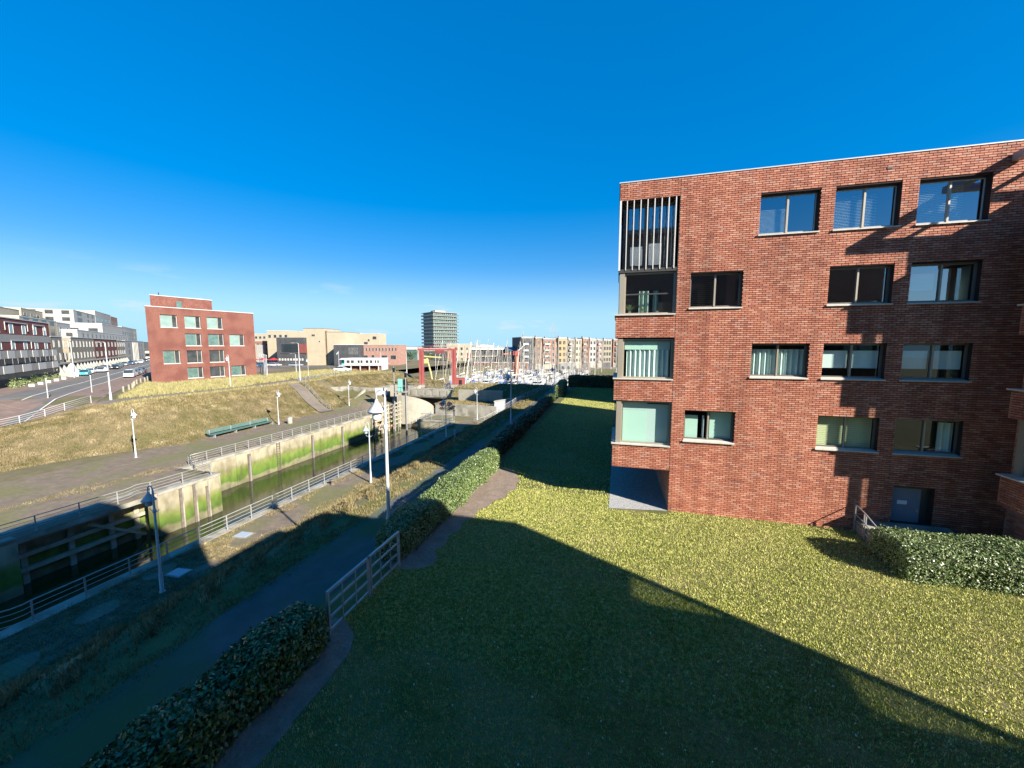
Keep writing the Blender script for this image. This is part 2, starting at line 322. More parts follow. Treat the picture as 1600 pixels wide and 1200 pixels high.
def tri_mesh(name, V, m, n=3):
    V = np.asarray(V, dtype=np.float32).reshape(-1, 3); k = len(V) // n
    me = bpy.data.meshes.new(name); me.vertices.add(len(V)); me.vertices.foreach_set('co', V.ravel())
    me.loops.add(len(V)); me.loops.foreach_set('vertex_index', np.arange(len(V), dtype=np.int32))
    me.polygons.add(k); me.polygons.foreach_set('loop_start', np.arange(0, len(V), n, dtype=np.int32))
    me.update(calc_edges=True); me.materials.append(M[m]); return me

# ------------------------------------------------------------------ terrain
def ss(a, b, x):
    t = np.clip((np.asarray(x, float) - a) / (b - a), 0, 1); return t * t * (3 - 2 * t)
def lerp(a, b, t): return a + (b - a) * t
def wob(x, y): return .12 * np.sin(x * .35 + y * .11) + .08 * np.sin(x * .9 - y * .47) + .05 * np.sin(y * 1.1 + 1.7 * np.sin(x * .3))
def h_near(x, y):           # right bank: towpath 0 -> bank -> path 4 -> lawn 4.4
    x = np.asarray(x, float); y = np.asarray(y, float)
    base = 3.2 * ss(-20.4, -13.6, x)
    far = 3.5 * ss(56, 70, y) * ss(-22.5, -16, x)          # ramp and mound at the far end of the towpath
    far2 = 3.8 * ss(66.5, 70, y)
    gp = 3.2 + .6 * ss(52, 72, y); g = gp + (4.4 - gp) * ss(-9.0, -8.2, x)
    h = np.maximum(np.maximum(np.maximum(base, far), far2), np.where(x > -14.4, gp * ss(-14.6, -13.4, x), 0))
    return np.where(x > -13.4, g, h) + np.where((x < -13.9) & (x > -19.8), wob(x, y) * .6, 0)
def foot(y): return lerp(-57.0, -51.6, ss(22, 37, y))
def h_left(x, y):
    x = np.asarray(x, float); y = np.asarray(y, float)
    f = foot(y); a = np.clip((f - x) / 9.0, 0, 1); a = a * a * (3 - 2 * a) * .5 + a * .5
    top = 4.5 - 1.9 * ss(37, 24, y) * ss(-86, -72, x)
    far = 2.7 * ss(61, 70, y) * ss(-43.5, -47, x) + 0 * x
    m = .9 * np.exp(-(((x + 57) / 5) ** 2 + ((y - 76) / 7) ** 2))
    h = np.maximum(top * a, far) + m
    return h + np.where((x < f - 1) & (x > f - 9), wob(x, y) * .8, 0)
def patch(name, x0, x1, y0, y1, nx, ny, hf, m, dz=0, kind='structure'):
    X = np.linspace(x0, x1, nx + 1) if np.isscalar(nx) else np.array(nx, float)
    Y = np.linspace(y0, y1, ny + 1)
    nx = len(X) - 1; gx, gy = np.meshgrid(X, Y); gz = (hf(gx, gy) if callable(hf) else np.full(gx.shape, hf)) + dz
    v = np.stack([gx.ravel(), gy.ravel(), gz.ravel()], 1).tolist()
    f = [(j * (nx + 1) + i, j * (nx + 1) + i + 1, (j + 1) * (nx + 1) + i + 1, (j + 1) * (nx + 1) + i) for j in range(ny) for i in range(nx)]
    me = bpy.data.meshes.new(name); me.from_pydata(v, [], f); me.materials.append(M[m])
    for p in me.polygons: p.use_smooth = True
    o = put(name, me); o['kind'] = kind; return o
QX, WX = -24.7, -41.0     # near quay face, far quay face
patch('lawn', -7.4, 420, -260, 130, [-7.4, -6, 0, 6, 12, 20, 60, 420], 40, 4.4, 'lawn')
patch('ground', -13.4, -7.4, -60, 79, 30, 60, h_near, 'lawn')
patch('grass_bank', -20.4, -13.4, -60, 79, 16, 110, h_near, 'grass_bank')
patch('towpath', QX, -20.4, -60, 79, 6, 60, h_near, 'paver_brown')
patch('footpath', -12.3, -9.1, -60, 78.5, 6, 60, h_near, 'asphalt', dz=.012)
patch('embankment', -31.0, QX, 66.5, 79, 6, 8, h_near, 'grass_bank')
patch('quay_paving', -31.0, QX, 55.2, 66.5, 6, 6, 0.0, 'paver_brown')
patch('promenade', -52, WX, 26.8, 66, 10, 30, lambda x, y: h_left(x, y), 'paver_brown')
patch('promenade', -52, -36.0, -60, 26.8, 10, 30, lambda x, y: h_left(x, y), 'paver_brown')
patch('grass_slope', -61.5, -52, -60, 66, 16, 90, h_left, 'grass_dry')
patch('mound', -66, -41, 66, 100, 26, 34, h_left, 'grass_dry')
patch('dune', -100, -61.5, 33, 66, 30, 30, h_left, 'grass_dry')
patch('dune', -67, -61.5, -60, 33, 6, 60, h_left, 'grass_dry')
patch('pavement', -100, -67, -60, 33, 20, 60, h_left, 'pavement')
struct('ground', MB().face([(-100, 33, 4.0), (-67, 33, 2.0), (-67, 34, 2.0), (-100, 34, 4.0)]), 'pavement')
patch('dune', -100, -66, 66, 100, 20, 20, h_left, 'grass_dry')
struct('ground', MB().face([(-1400, -600, 4.4), (-100, -600, 4.4), (-100, 130, 4.4), (-1400, 130, 4.4)])
       .face([(-1400, 130, 4.4), (-66, 130, 4.4), (-66, 185, 4.4), (-1400, 185, 4.4)]).face([(-100, 100, 4.4), (-66, 100, 4.4), (-66, 130, 4.4), (-100, 130, 4.4)])
       .face([(-2500, 178, .5), (2500, 178, .5), (2500, 4000, .5), (-2500, 4000, .5)]), 'pavement')
struct('ground', MB().face([(-1400, 60, -.6), (-49.5, 60, -.6), (-49.5, 179, -.6), (-1400, 179, -.6)]), 'grass_dry')
struct('ground', MB().face([(-120, 99, 2.2), (-64, 99, 2.2), (-60, 178, 2.2), (-120, 178, 2.2)]), 'grass_dry')
# canal bed and water
struct('water', MB().face([(WX - 9, -60, -3.7), (QX + 1, -60, -3.7), (QX + 1, 90, -3.7), (WX - 9, 90, -3.7)]), 'water')
struct('canal_bed', MB().face([(WX - 9, -60, -6), (QX + 1, -60, -6), (QX + 1, 90, -6), (WX - 9, 90, -6)]), 'soil')
struct('water', MB().face([(-66, 79.5, .3), (420, 79.5, .3), (420, 180, .3), (-66, 180, .3)]), 'water_marina')

def quay(name, pts, thick, z0, z1, label, m='quay', cope=True):
    """wall along pts, its face to the left of the walking direction"""
    t = thing(name, label, 'quay wall', (pts[0][0], pts[0][1], z0)); ox, oy, oz = t.location
    panels = []
    for (x0, y0), (x1, y1) in zip(pts, pts[1:]):
        L = math.hypot(x1 - x0, y1 - y0); n = max(1, round(L / 6.0)); ux, uy = (x1 - x0) / L, (y1 - y0) / L; nx, ny = uy, -ux
        for k in range(n):
            a = k * L / n + .015; b = (k + 1) * L / n - .015
            P = [(x0 + ux * a, y0 + uy * a), (x0 + ux * b, y0 + uy * b)]
            q = [(p[0] - ox, p[1] - oy) for p in P] + [(P[1][0] + nx * thick - ox, P[1][1] + ny * thick - oy), (P[0][0] + nx * thick - ox, P[0][1] + ny * thick - oy)]
            # ccw order for either direction
            MB().prism(q[::-1], 0, z1 - z0 - (.22 if cope else 0)).build('panel', m, t)
            if cope:
                e = .06; q2 = [(q[0][0] - nx * e, q[0][1] - ny * e), (q[1][0] - nx * e, q[1][1] - ny * e), q[2], q[3]]
                MB().prism(q2[::-1], z1 - z0 - .22, z1 - z0 + .004).build('coping', 'concrete', t)
    return t
q1 = quay('quay_wall', [(QX, -60), (QX, 55.2)], .7, -6, .03, 'long concrete quay wall below the near canal railing')
quay('quay_wall', [(QX, 55.2), (-31, 55.2), (-31, 66.5)][0:2], .7, -6, .03, 'short cross wall where the near quay steps out into the canal')
quay('quay_wall', [(-31, 55.2), (-31, 70)], .7, -6, .03, 'concrete quay wall beside the mouth of the far culvert')
q2 = quay('quay_wall', [(WX, 66), (WX, 26.8)], .7, -6, .0, 'mossy green quay wall across the canal with a ladder')
q3 = quay('quay_wall', [(-36, 26.8), (-36, 21.6)], 1.2, -6, .0, 'mossy projecting pier block at the bend of the far quay')
quay('quay_wall', [(WX, 26.8), (-36, 26.8)], .7, -6, -.004, 'return wall between the pier block and the far quay')
quay('quay_wall', [(-37.6, 21.6), (-37.6, 14)], .7, -6, .0, 'recessed lock chamber wall behind the shaded timber beams')
quay('quay_wall', [(-36, 14), (-36, -60)], .7, -6, .0, 'shaded quay wall at the left end of the canal')
struct('promenade_edge', MB().box(-37.62, -36.0, 14, 21.6, -.4, -.02), 'concrete')
# ladder, fender slots and mooring rings on the far quay
lad = thing('quay_ladder', 'rusty iron ladder fixed to the mossy far quay wall', 'ladder', (WX + .12, 37.9, -3.9))
for s in (-.22, .22): MB().box(-.02, .02, s - .025, s + .025, 0, 3.8).build('stile', 'timber_dark', lad)
rg = MB().box(-.015, .015, -.2, .2, -.015, .015).mesh('rung', 'timber_dark')
for k in range(12): put('rung', rg, lad, loc=(0, 0, .2 + k * .31))
for i, (y, lab) in enumerate([(33.9, 'dark timber fender post left of the iron ladder on the far quay'), (43.5, 'dark timber fender post first to the right of the iron ladder'), (49.6, 'dark timber fender post second to the right of the iron ladder'), (57, 'dark timber fender post nearest the lock beams on the far quay'), (58.4, 'pale timber fender post beside the lock beams on the far quay')]):
    f = thing('fender_post', lab, 'fender post', (WX + .12, y, -4.2), group='fender posts on the far quay wall')
    MB().box(-.1, .1, -.14, .14, 0, 3.7).build('post', 'timber_dark', f); MB().box(.1, .14, -.05, .05, .2, 3.5).build('rubbing_strip', 'steel_dull', f)
for y, lab in ((23.3, 'left dark recess slot with a post in the pier block'), (24.4, 'middle recess slot with a post in the pier block'), (25.5, 'right narrow slot in the pier block near its corner')):
    f = thing('fender_post', lab, 'fender post', (-35.94, y, -4.2), group='slots in the pier block')
    MB().box(-.05, .05, -.12, .12, .4, 4.0 - (y > 25) * .6).build('post', 'timber_dark', f); MB().box(.05, .08, .06, .16, .4, 3.9).build('guide_strip', 'concrete', f)
# timber beams in the lock recess
bm_ = thing('lock_beams', 'timber guide beams on posts in the shaded lock recess', 'timber beams', (-37.2, 14.3, -4))
for k, z in enumerate((1.2, 2.2, 3.1)): MB().box(-.14, .14, 0, 7.0, z, z + .28).build('beam', 'timber', bm_)
for y in (.4, 2.7, 5.0, 6.6): MB().box(-.3, -.14, y - .15, y + .15, 0, 3.9).build('post', 'timber', bm_)
MB().bar((.2, 6.9, 0.6), (.2, 3.5, 3.0), .12, .2).build('brace', 'timber', bm_)
# lock guide works at far end of quay
gw = thing('guide_works', 'pale timber guide fence with planks standing in the canal before the culvert', 'timber fence', (-40.4, 57.5, -4.2))
for k in range(6): MB().box(-.15, .15, k * 1.9 - .15, k * 1.9 + .15, 0, 5.6 + (k % 2) * .5).build('post', 'timber', gw)
for z in (1.3, 2.1, 2.9, 3.7, 4.5, 5.2): MB().box(.15, .23, -.5, 10, z, z + .26).build('plank', 'timber', gw)
MB().bar((.3, -1, .5), (.3, 3.5, 4.4), .1, .22).build('brace', 'timber', gw)

# ------------------------------------------------------------------ culvert bridge, far walls
br = thing('road_bridge', 'low concrete bridge deck over the canal mouth with a railing on top', 'bridge', (-34.5, 70, 0))
MB().box(-8, 3.4, 0, 8, 1.5, 2.5).build('deck', 'concrete', br)
MB().box(-8, 3.4, -.12, .0, 1.7, 3.3).build('parapet', 'concrete', br)
for k in range(7): MB().box(-7.6 + k * 1.6, -6.4 + k * 1.6, -.17, -.12, 2.0, 3.05).build('panel', 'concrete_pale', br)
MB().box(3.4, 9.6, 0, 8, -6, 3.4).build('abutment', 'concrete', br); MB().box(-16, -8, 0, 8, -6, 3.0).build('abutment', 'concrete', br)
MB().box(-8, 3.4, 3, 3.4, -6, 1.5).build('back_gate', 'timber_dark', br)
cw = MB(); N = 12
for i in range(N):
    a0 = math.pi / 2 * i / N; a1 = math.pi / 2 * (i + 1) / N
    for a, b in ((a0, a1),):
        p0 = (-6.3 + 5.2 * math.sin(a), -4.6 + 4.6 * (1 - math.cos(a)) * 1.0); p1 = (-6.3 + 5.2 * math.sin(b), -4.6 + 4.6 * (1 - math.cos(b)))
        z0_ = 2.4 - 2.6 * (i / N) ** 2; z1_ = 2.4 - 2.6 * ((i + 1) / N) ** 2
        cw.face([(p0[0], p0[1], -3.2), (p1[0], p1[1], -3.2), (p1[0], p1[1], z1_), (p0[0], p0[1], z0_)])
        cw.face([(p0[0], p0[1], z0_), (p1[0], p1[1], z1_), (p1[0] - .5, p1[1] + .5, z1_), (p0[0] - .5, p0[1] + .5, z0_)])
        cw.face([(p1[0] - .5, p1[1] + .5, -3.2), (p0[0] - .5, p0[1] + .5, -3.2), (p0[0] - .5, p0[1] + .5, z0_), (p1[0] - .5, p1[1] + .5, z1_)])
cwo = thing('wing_wall', 'pale curved concrete wing wall sweeping into the culvert mouth', 'wall', (-34.5, 70, 0)); cw.build('wall', 'concrete_pale', cwo, smooth=False)
def wall_thing(pts, z0, z1, th, label, m='concrete', name='retaining_wall'):
    t = thing(name, label, 'wall', (pts[0][0], pts[0][1], z0))
    for a, b in zip(pts, pts[1:]):
        L = math.hypot(b[0] - a[0], b[1] - a[1]); n = max(1, round(L / 3)); 
        for k in range(n):
            p = Vector((a[0] + (b[0] - a[0]) * k / n - pts[0][0], a[1] + (b[1] - a[1]) * k / n - pts[0][1], 0)); q = Vector((a[0] + (b[0] - a[0]) * (k + 1) / n - pts[0][0], a[1] + (b[1] - a[1]) * (k + 1) / n - pts[0][1], 0))
            d = (q - p).normalized() * .012; za = a[2] if len(a) > 2 else z1; zb = b[2] if len(b) > 2 else z1
            zp = za + (zb - za) * k / n - z0; zq = za + (zb - za) * (k + 1) / n - z0; p = p + d; q = q - d
            nn = Vector((-d.y, d.x, 0)).normalized() * th
            MB().hexa([p, q, q + nn, p + nn, p + Vector((0, 0, zp)), q + Vector((0, 0, zq)), q + nn + Vector((0, 0, zq)), p + nn + Vector((0, 0, zp))]).build('panel', m, t)
    return t
wall_thing([(-30.4, 60.4), (-19.2, 60.4)], 0, 1.9, .5, 'weathered lower concrete retaining wall above the sunlit brown paving')
struct('terrace', MB().box(-30.4, -20.0, 60.9, 66.4, .02, 1.75), 'grass_dry')
wall_thing([(-28.6, 66.4), (-20, 66.4)], 1.7, 3.8, .5, 'bright pale concrete wall between the terrace and the grassy embankment', 'concrete_pale')
MBt = thing('stair_wall', 'sloping grey concrete side wall with a pale cap right of the terrace', 'wall', (-19.9, 60.6, 0))
MB().hexa([(0, 0, 0), (4.6, 2.6, 0), (4.6, 3.0, 0), (0, .4, 0), (0.3, 0, 2.6), (4.6, 2.6, 3.2), (4.6, 3.0, 3.2), (.3, .4, 2.6)]).build('wall', 'plate_grey', MBt)
MB().hexa([(.2, -.1, 2.6), (4.7, 2.5, 3.2), (4.7, 3.2, 3.2), (.2, .6, 2.6), (.2, -.1, 2.8), (4.7, 2.5, 3.4), (4.7, 3.2, 3.4), (.2, .6, 2.8)]).build('cap', 'concrete_pale', MBt)
wall_thing([(-57.5, 66.8, 3.4), (-54, 68.2, 3.5), (-49.5, 68.6, 3.2), (-46.5, 69.2, 3.4), (-43.2, 70.4, 3.3), (-41.2, 70.0, 3.6)], 0.2, 3.4, .5, 'weathered concrete retaining wall in front of the dry mound across the canal')
wall_thing([(-50.6, 65.2, 1.2), (-50.1, 68.2, 3.1)], .2, 3, .4, 'dark edged concrete stair cheek climbing the mound by the third promenade lamp')

# ------------------------------------------------------------------ railings
def railing(name, pts, label, m='steel', spacing=1.75, hh=1.0, levels=(.98, .74, .50, .26), pr=.035, tr=.027, lr=.016, group=None, kink=None, zf=None):
    P = [Vector(p) for p in pts]
    o0 = P[0]; t = thing(name, label, 'railing', tuple(o0), group=group)
    samples = []
    for a, b in zip(P, P[1:]):
        L = (b - a).length; n = max(1, round(L / spacing))
        for k in range(n): samples.append(a.lerp(b, k / n))
    samples.append(P[-1])
    if zf: samples = [Vector((p.x, p.y, float(zf(p.x, p.y)))) for p in samples]
    pm = MB().box(-.012, .012, -pr, pr, 0, hh).box(-.06, .06, -.07, .07, 0, .015).mesh('post', m)
    for s in samples: put('post', pm, t, loc=tuple(s - o0))
    for li, z in enumerate(levels):
        path = []
        for k, s in enumerate(samples):
            path.append(s - o0 + Vector((0, 0, z)))
            if kink is not None and k == kink:
                n = samples[k + 1] - s
                for u, dz in ((.25, .07), (.45, .09), (.65, .0), (.85, -.03)): path.append(s - o0 + n * u + Vector((0, 0, z + dz)))
        MB().tube(path, tr if li == 0 else lr, 7).build('rail', m, t, smooth=True)
    return t
railing('railing', [(-24.25, -6, .03), (-24.25, 54.6, .03)], 'long steel railing along the near canal quay', kink=8)
railing('railing', [(-25.0, 55.7, .03), (-30.6, 55.7, .03), (-30.6, 66, .03)], 'railing round the sunlit paved corner beside the culvert mouth')
railing('railing', [(-41.4, 66, 0), (-41.4, 28, 0)], 'pale steel railing on the mossy far quay', spacing=1.6)
railing('railing', [(-41.4, 27.8, 0), (-36.3, 26.2, 0)], 'short railing turning back from the far quay to the pier block', spacing=1.6)
railing('railing', [(-36.35, 26.2, 0), (-36.35, 21.4, 0), (-36.35, -30, 0)], 'railing on the pier block running down the left quay into shade', spacing=2.1, kink=2)
railing('railing', [(-61.5, 62.6, 3.9), (-57.8, 61.4, 3.0), (-51.3, 59.4, 0)], 'sloping railing beside the ramp down to the promenade', spacing=1.5, zf=h_left)
railing('railing', [(-61.9, 62.8, 4.5), (-66.5, 74, 4.5), (-69, 88, 4.5)], 'crest railing behind the ramp along the upper path', spacing=2.0)
railing('railing', [(-68.3, 34.5, 4.5), (-67.5, 31.5, 4), (-67.0, 29.5, 4), (-66.5, 23, 3), (-66.2, 14, 3)], 'white railing between the roadside pavement and the dry slope at left', spacing=2.2, zf=h_left, m='white_paint')
railing('railing', [(-20.6, 53.6, 0), (-16.9, 57.6, 2), (-14.6, 63.5, 3), (-13.1, 69, 3.7), (-11.6, 76.5, 3.9)], 'white ramp railing climbing from the towpath to the upper path', spacing=2.0, m='white_paint', zf=h_near)
railing('railing', [(-42.5, 70.4, 3.3), (-25.2, 70.4, 3.3)], 'railing on top of the culvert bridge parapet', spacing=1.5, m='concrete', hh=1.0)

# gate like fence at the lawn edge between the two hedges
fe = thing('lawn_fence', 'heavy grey steel fence panel between the two hedges at the lawn edge', 'fence', (-7.1, 7.75, 4.4))
for y in (.04, 1.72, 3.38): MB().box(-.035, .035, y - .03, y + .03, 0, 1.26).build('post', 'steel', fe)
MB().box(-.03, .03, 1.80, 1.85, 0, 1.2).build('post', 'steel_dull', fe)
MB().box(-.035, .035, .07, 3.35, 1.19, 1.26).build('top_rail', 'steel', fe)
for z in (.12, .47, .83): MB().box(-.02, .02, .07, 3.35, z, z + .06).build('rail', 'steel', fe)
for y in (.55, 1.1, 2.3, 2.85): MB().box(.02, .035, y - .02, y + .02, .12, 1.19).build('upright', 'steel_dull', fe)

# ------------------------------------------------------------------ right building
YF = 18.39
BLD = thing('brick_apartment_building', 'near red brick apartment building with white sills and a louvred corner bay', 'building', (0, YF, 4.4))
def wl(p): return (p[0], p[1] - YF, p[2] - 4.4)
def bb(mb, name, m, parent=BLD, **k):
    mb.v = [wl(p) for p in mb.v]; return mb.build(name, m, parent, **k)
COLS = {'A': (5.47, 7.55), 'B': (8.05, 10.15), 'C': (10.67, 12.78), 'D': (2.97, 4.99)}
ROWZ = [(16.52, 18.12), (13.62, 15.10), (10.67, 12.10), (7.76, 9.15)]
ROWC = ['ABC', 'DBC', 'ABC', 'DBC']
OPEN = []
for r in range(4):
    for c in ROWC[r]: OPEN.append((COLS[c][0], COLS[c][1], ROWZ[r][0], ROWZ[r][1], r, c))
DOOR = (10.8, 12.15, 4.9, 6.42)
holes = [o[:4] for o in OPEN] + [DOOR]
XR = 19.0; ZT = 19.12
def wall_plane(x0, x1, z0, z1, holes, y, depth):
    xs = sorted({x0, x1, *[h[0] for h in holes], *[h[1] for h in holes]}); zs = sorted({z0, z1, *[h[2] for h in holes], *[h[3] for h in holes]})
    mb = MB()
    for a, b in zip(xs, xs[1:]):
        for c, d in zip(zs, zs[1:]):
            mx, mz = (a + b) / 2, (c + d) / 2
            if any(h[0] < mx < h[1] and h[2] < mz < h[3] for h in holes): continue
            mb.face([(a, y, c), (b, y, c), (b, y, d), (a, y, d)])
    for h in holes:
        a, b, c, d = h
        mb.face([(a, y, c), (a, y, d), (a, y + depth, d), (a, y + depth, c)]); mb.face([(b, y, c), (b, y + depth, c), (b, y + depth, d), (b, y, d)])
        mb.face([(a, y, d), (b, y, d), (b, y + depth, d), (a, y + depth, d)]); mb.face([(a, y, c), (a, y + depth, c), (b, y + depth, c), (b, y, c)])
    return mb
DEP = .29
bb(wall_plane(2.43, XR, 4.4, ZT, holes, YF + .024, DEP), 'wall', 'mortar')
bb(MB().face([(2.43, YF + .024, 4.4), (2.43, 38.0, 4.4), (2.43, 38.0, 6.3), (2.43, YF + .024, 6.3)][::-1]), 'wall', 'brick_y')
XB = 16.0; bb(MB().box(XB + .01, XR, YF + .7, 29, 4.4, ZT), 'wall', 'brick_y')
body = MB().face([(-.0, 38.0, 4.4), (XB, 38.0, 4.4), (XB, 38.0, ZT), (0, 38.0, ZT)]).face([(0, YF + .5, 6.3), (0, 38.0, 6.3), (0, 38.0, ZT), (0, YF + .5, ZT)])
body.face([(XR, YF, 4.4), (XR, YF + .7, 4.4), (XR, YF + .7, ZT), (XR, YF, ZT)]).face([(XB, YF + .7, 4.4), (XB, 38.0, 4.4), (XB, 38.0, ZT), (XB, YF + .7, ZT)]).face([(0, 38.0, 4.4), (0, 38.0, 6.3), (2.43, 38.0, 6.3), (2.43, 38.0, 4.4)])
bb(body, 'wall', 'brick_y')
bb(MB().box(.05, XB - .05, YF + .3, 37.9, ZT - .35, ZT - .2), 'roof', 'roof_grey')
bb(MB().box(.3, 6, 29, 36, ZT - .2, 23.2), 'roof_room', 'brick_y')
def bond(u0, u1, z0, z1, holes):
    out = []; k0 = math.floor((z0 - BZ0) / BH + 1e-6); k = k0
    while BZ0 + k * BH < z1 - .01:
        a = BZ0 + k * BH + .011; b = a + BH - .022; a = max(a, z0 + .002); b = min(b, z1 - .002)
        off = (k % 2) * BL / 2; j = math.floor((u0 - off) / BL) - 1
        if b - a > .008:
            while off + j * BL < u1:
                p = off + j * BL + .009; q = p + BL - .018; p = max(p, u0); q = min(q, u1)
                if q - p > .01:
                    segs = [(p, q)]
                    bz0, bz1 = a, b; dead = False
                    for h in holes:
                        if h[2] < b - .012 and h[3] > a + .012:
                            ns_ = []
                            for s in segs:
                                if h[1] <= s[0] or h[0] >= s[1]: ns_.append(s); continue
                                if s[0] < h[0] - .008: ns_.append((s[0], h[0]))
                                if s[1] > h[1] + .008: ns_.append((h[1], s[1]))
                            segs = ns_
                    for s in segs: out.append((s[0], s[1], bz0, bz1))
                j += 1
        k += 1
    return out
BR = bond(2.435, XR, 4.4, ZT, holes)
# sort by how large they show from the window: the 300 largest are parts of their own
def showsize(b):
    x = (b[0] + b[1]) / 2; z = (b[2] + b[3]) / 2; f = YF * math.cos(R(15.3)) - x * math.sin(R(15.3))
    vis = x < 13.55 and z > 14 and (b[1] - b[0]) > .2
    return (0 if vis else 1, f)
BR.sort(key=showsize)
full = MB().box(0, BL - .018, 0, .05, 0, BH - .022, skip=(4,)).mesh('brick', 'brick_x')
rest = MB()
cnt = 0
for b in BR:
    pr = random.uniform(-.002, .0035)
    if cnt < 298 and abs(b[1] - b[0] - (BL - .018)) < .001 and abs(b[3] - b[2] - (BH - .022)) < .001:
        put('brick', full, BLD, loc=(b[0], -pr, b[2] - 4.4)); cnt += 1
    else:
        rest.box(b[0], b[1], YF - pr, YF + .04, b[2], b[3], skip=(4,))
o = bb(rest, 'brickwork', 'brick_x'); o['kind'] = 'stuff'
# bands of the corner bay (stacked boxes that wrap the left corner)
bands = [(18.38, ZT), (12.37, 13.36), (9.48, 10.46), (6.32, 7.40)]
rest = MB(); side = MB()
for i, (a, b) in enumerate(bands):
    xl = -.12 if i else -.05
    bb(MB().box(xl + .014, 2.415, YF + .024, YF + 3.6, a, b), 'bay_band', 'mortar')
    for q in bond(xl, 2.415, a, b, []): rest.box(q[0], q[1], YF - random.uniform(-.002, .0035), YF + .04, q[2], q[3], skip=(4,))
    for q in bond(YF + .02, YF + 3.6, a, b, []): side.box(xl, xl + .03, q[0], q[1], q[2], q[3], skip=(3,))
o = bb(rest, 'brickwork', 'brick_x'); o['kind'] = 'stuff'; o = bb(side, 'brickwork', 'brick_y'); o['kind'] = 'stuff'
bb(MB().box(2.4155, 2.4345, YF + .004, YF + .02, 6.32, ZT), 'expansion_joint', 'frame_dark')
bb(MB().box(-.1, XR, YF - .025, YF + .12, ZT, ZT + .04), 'roof_trim', 'trim_white')
bb(MB().box(-.1, -.0, YF + .12, 38.0, ZT, ZT + .07), 'roof_trim', 'trim_white')
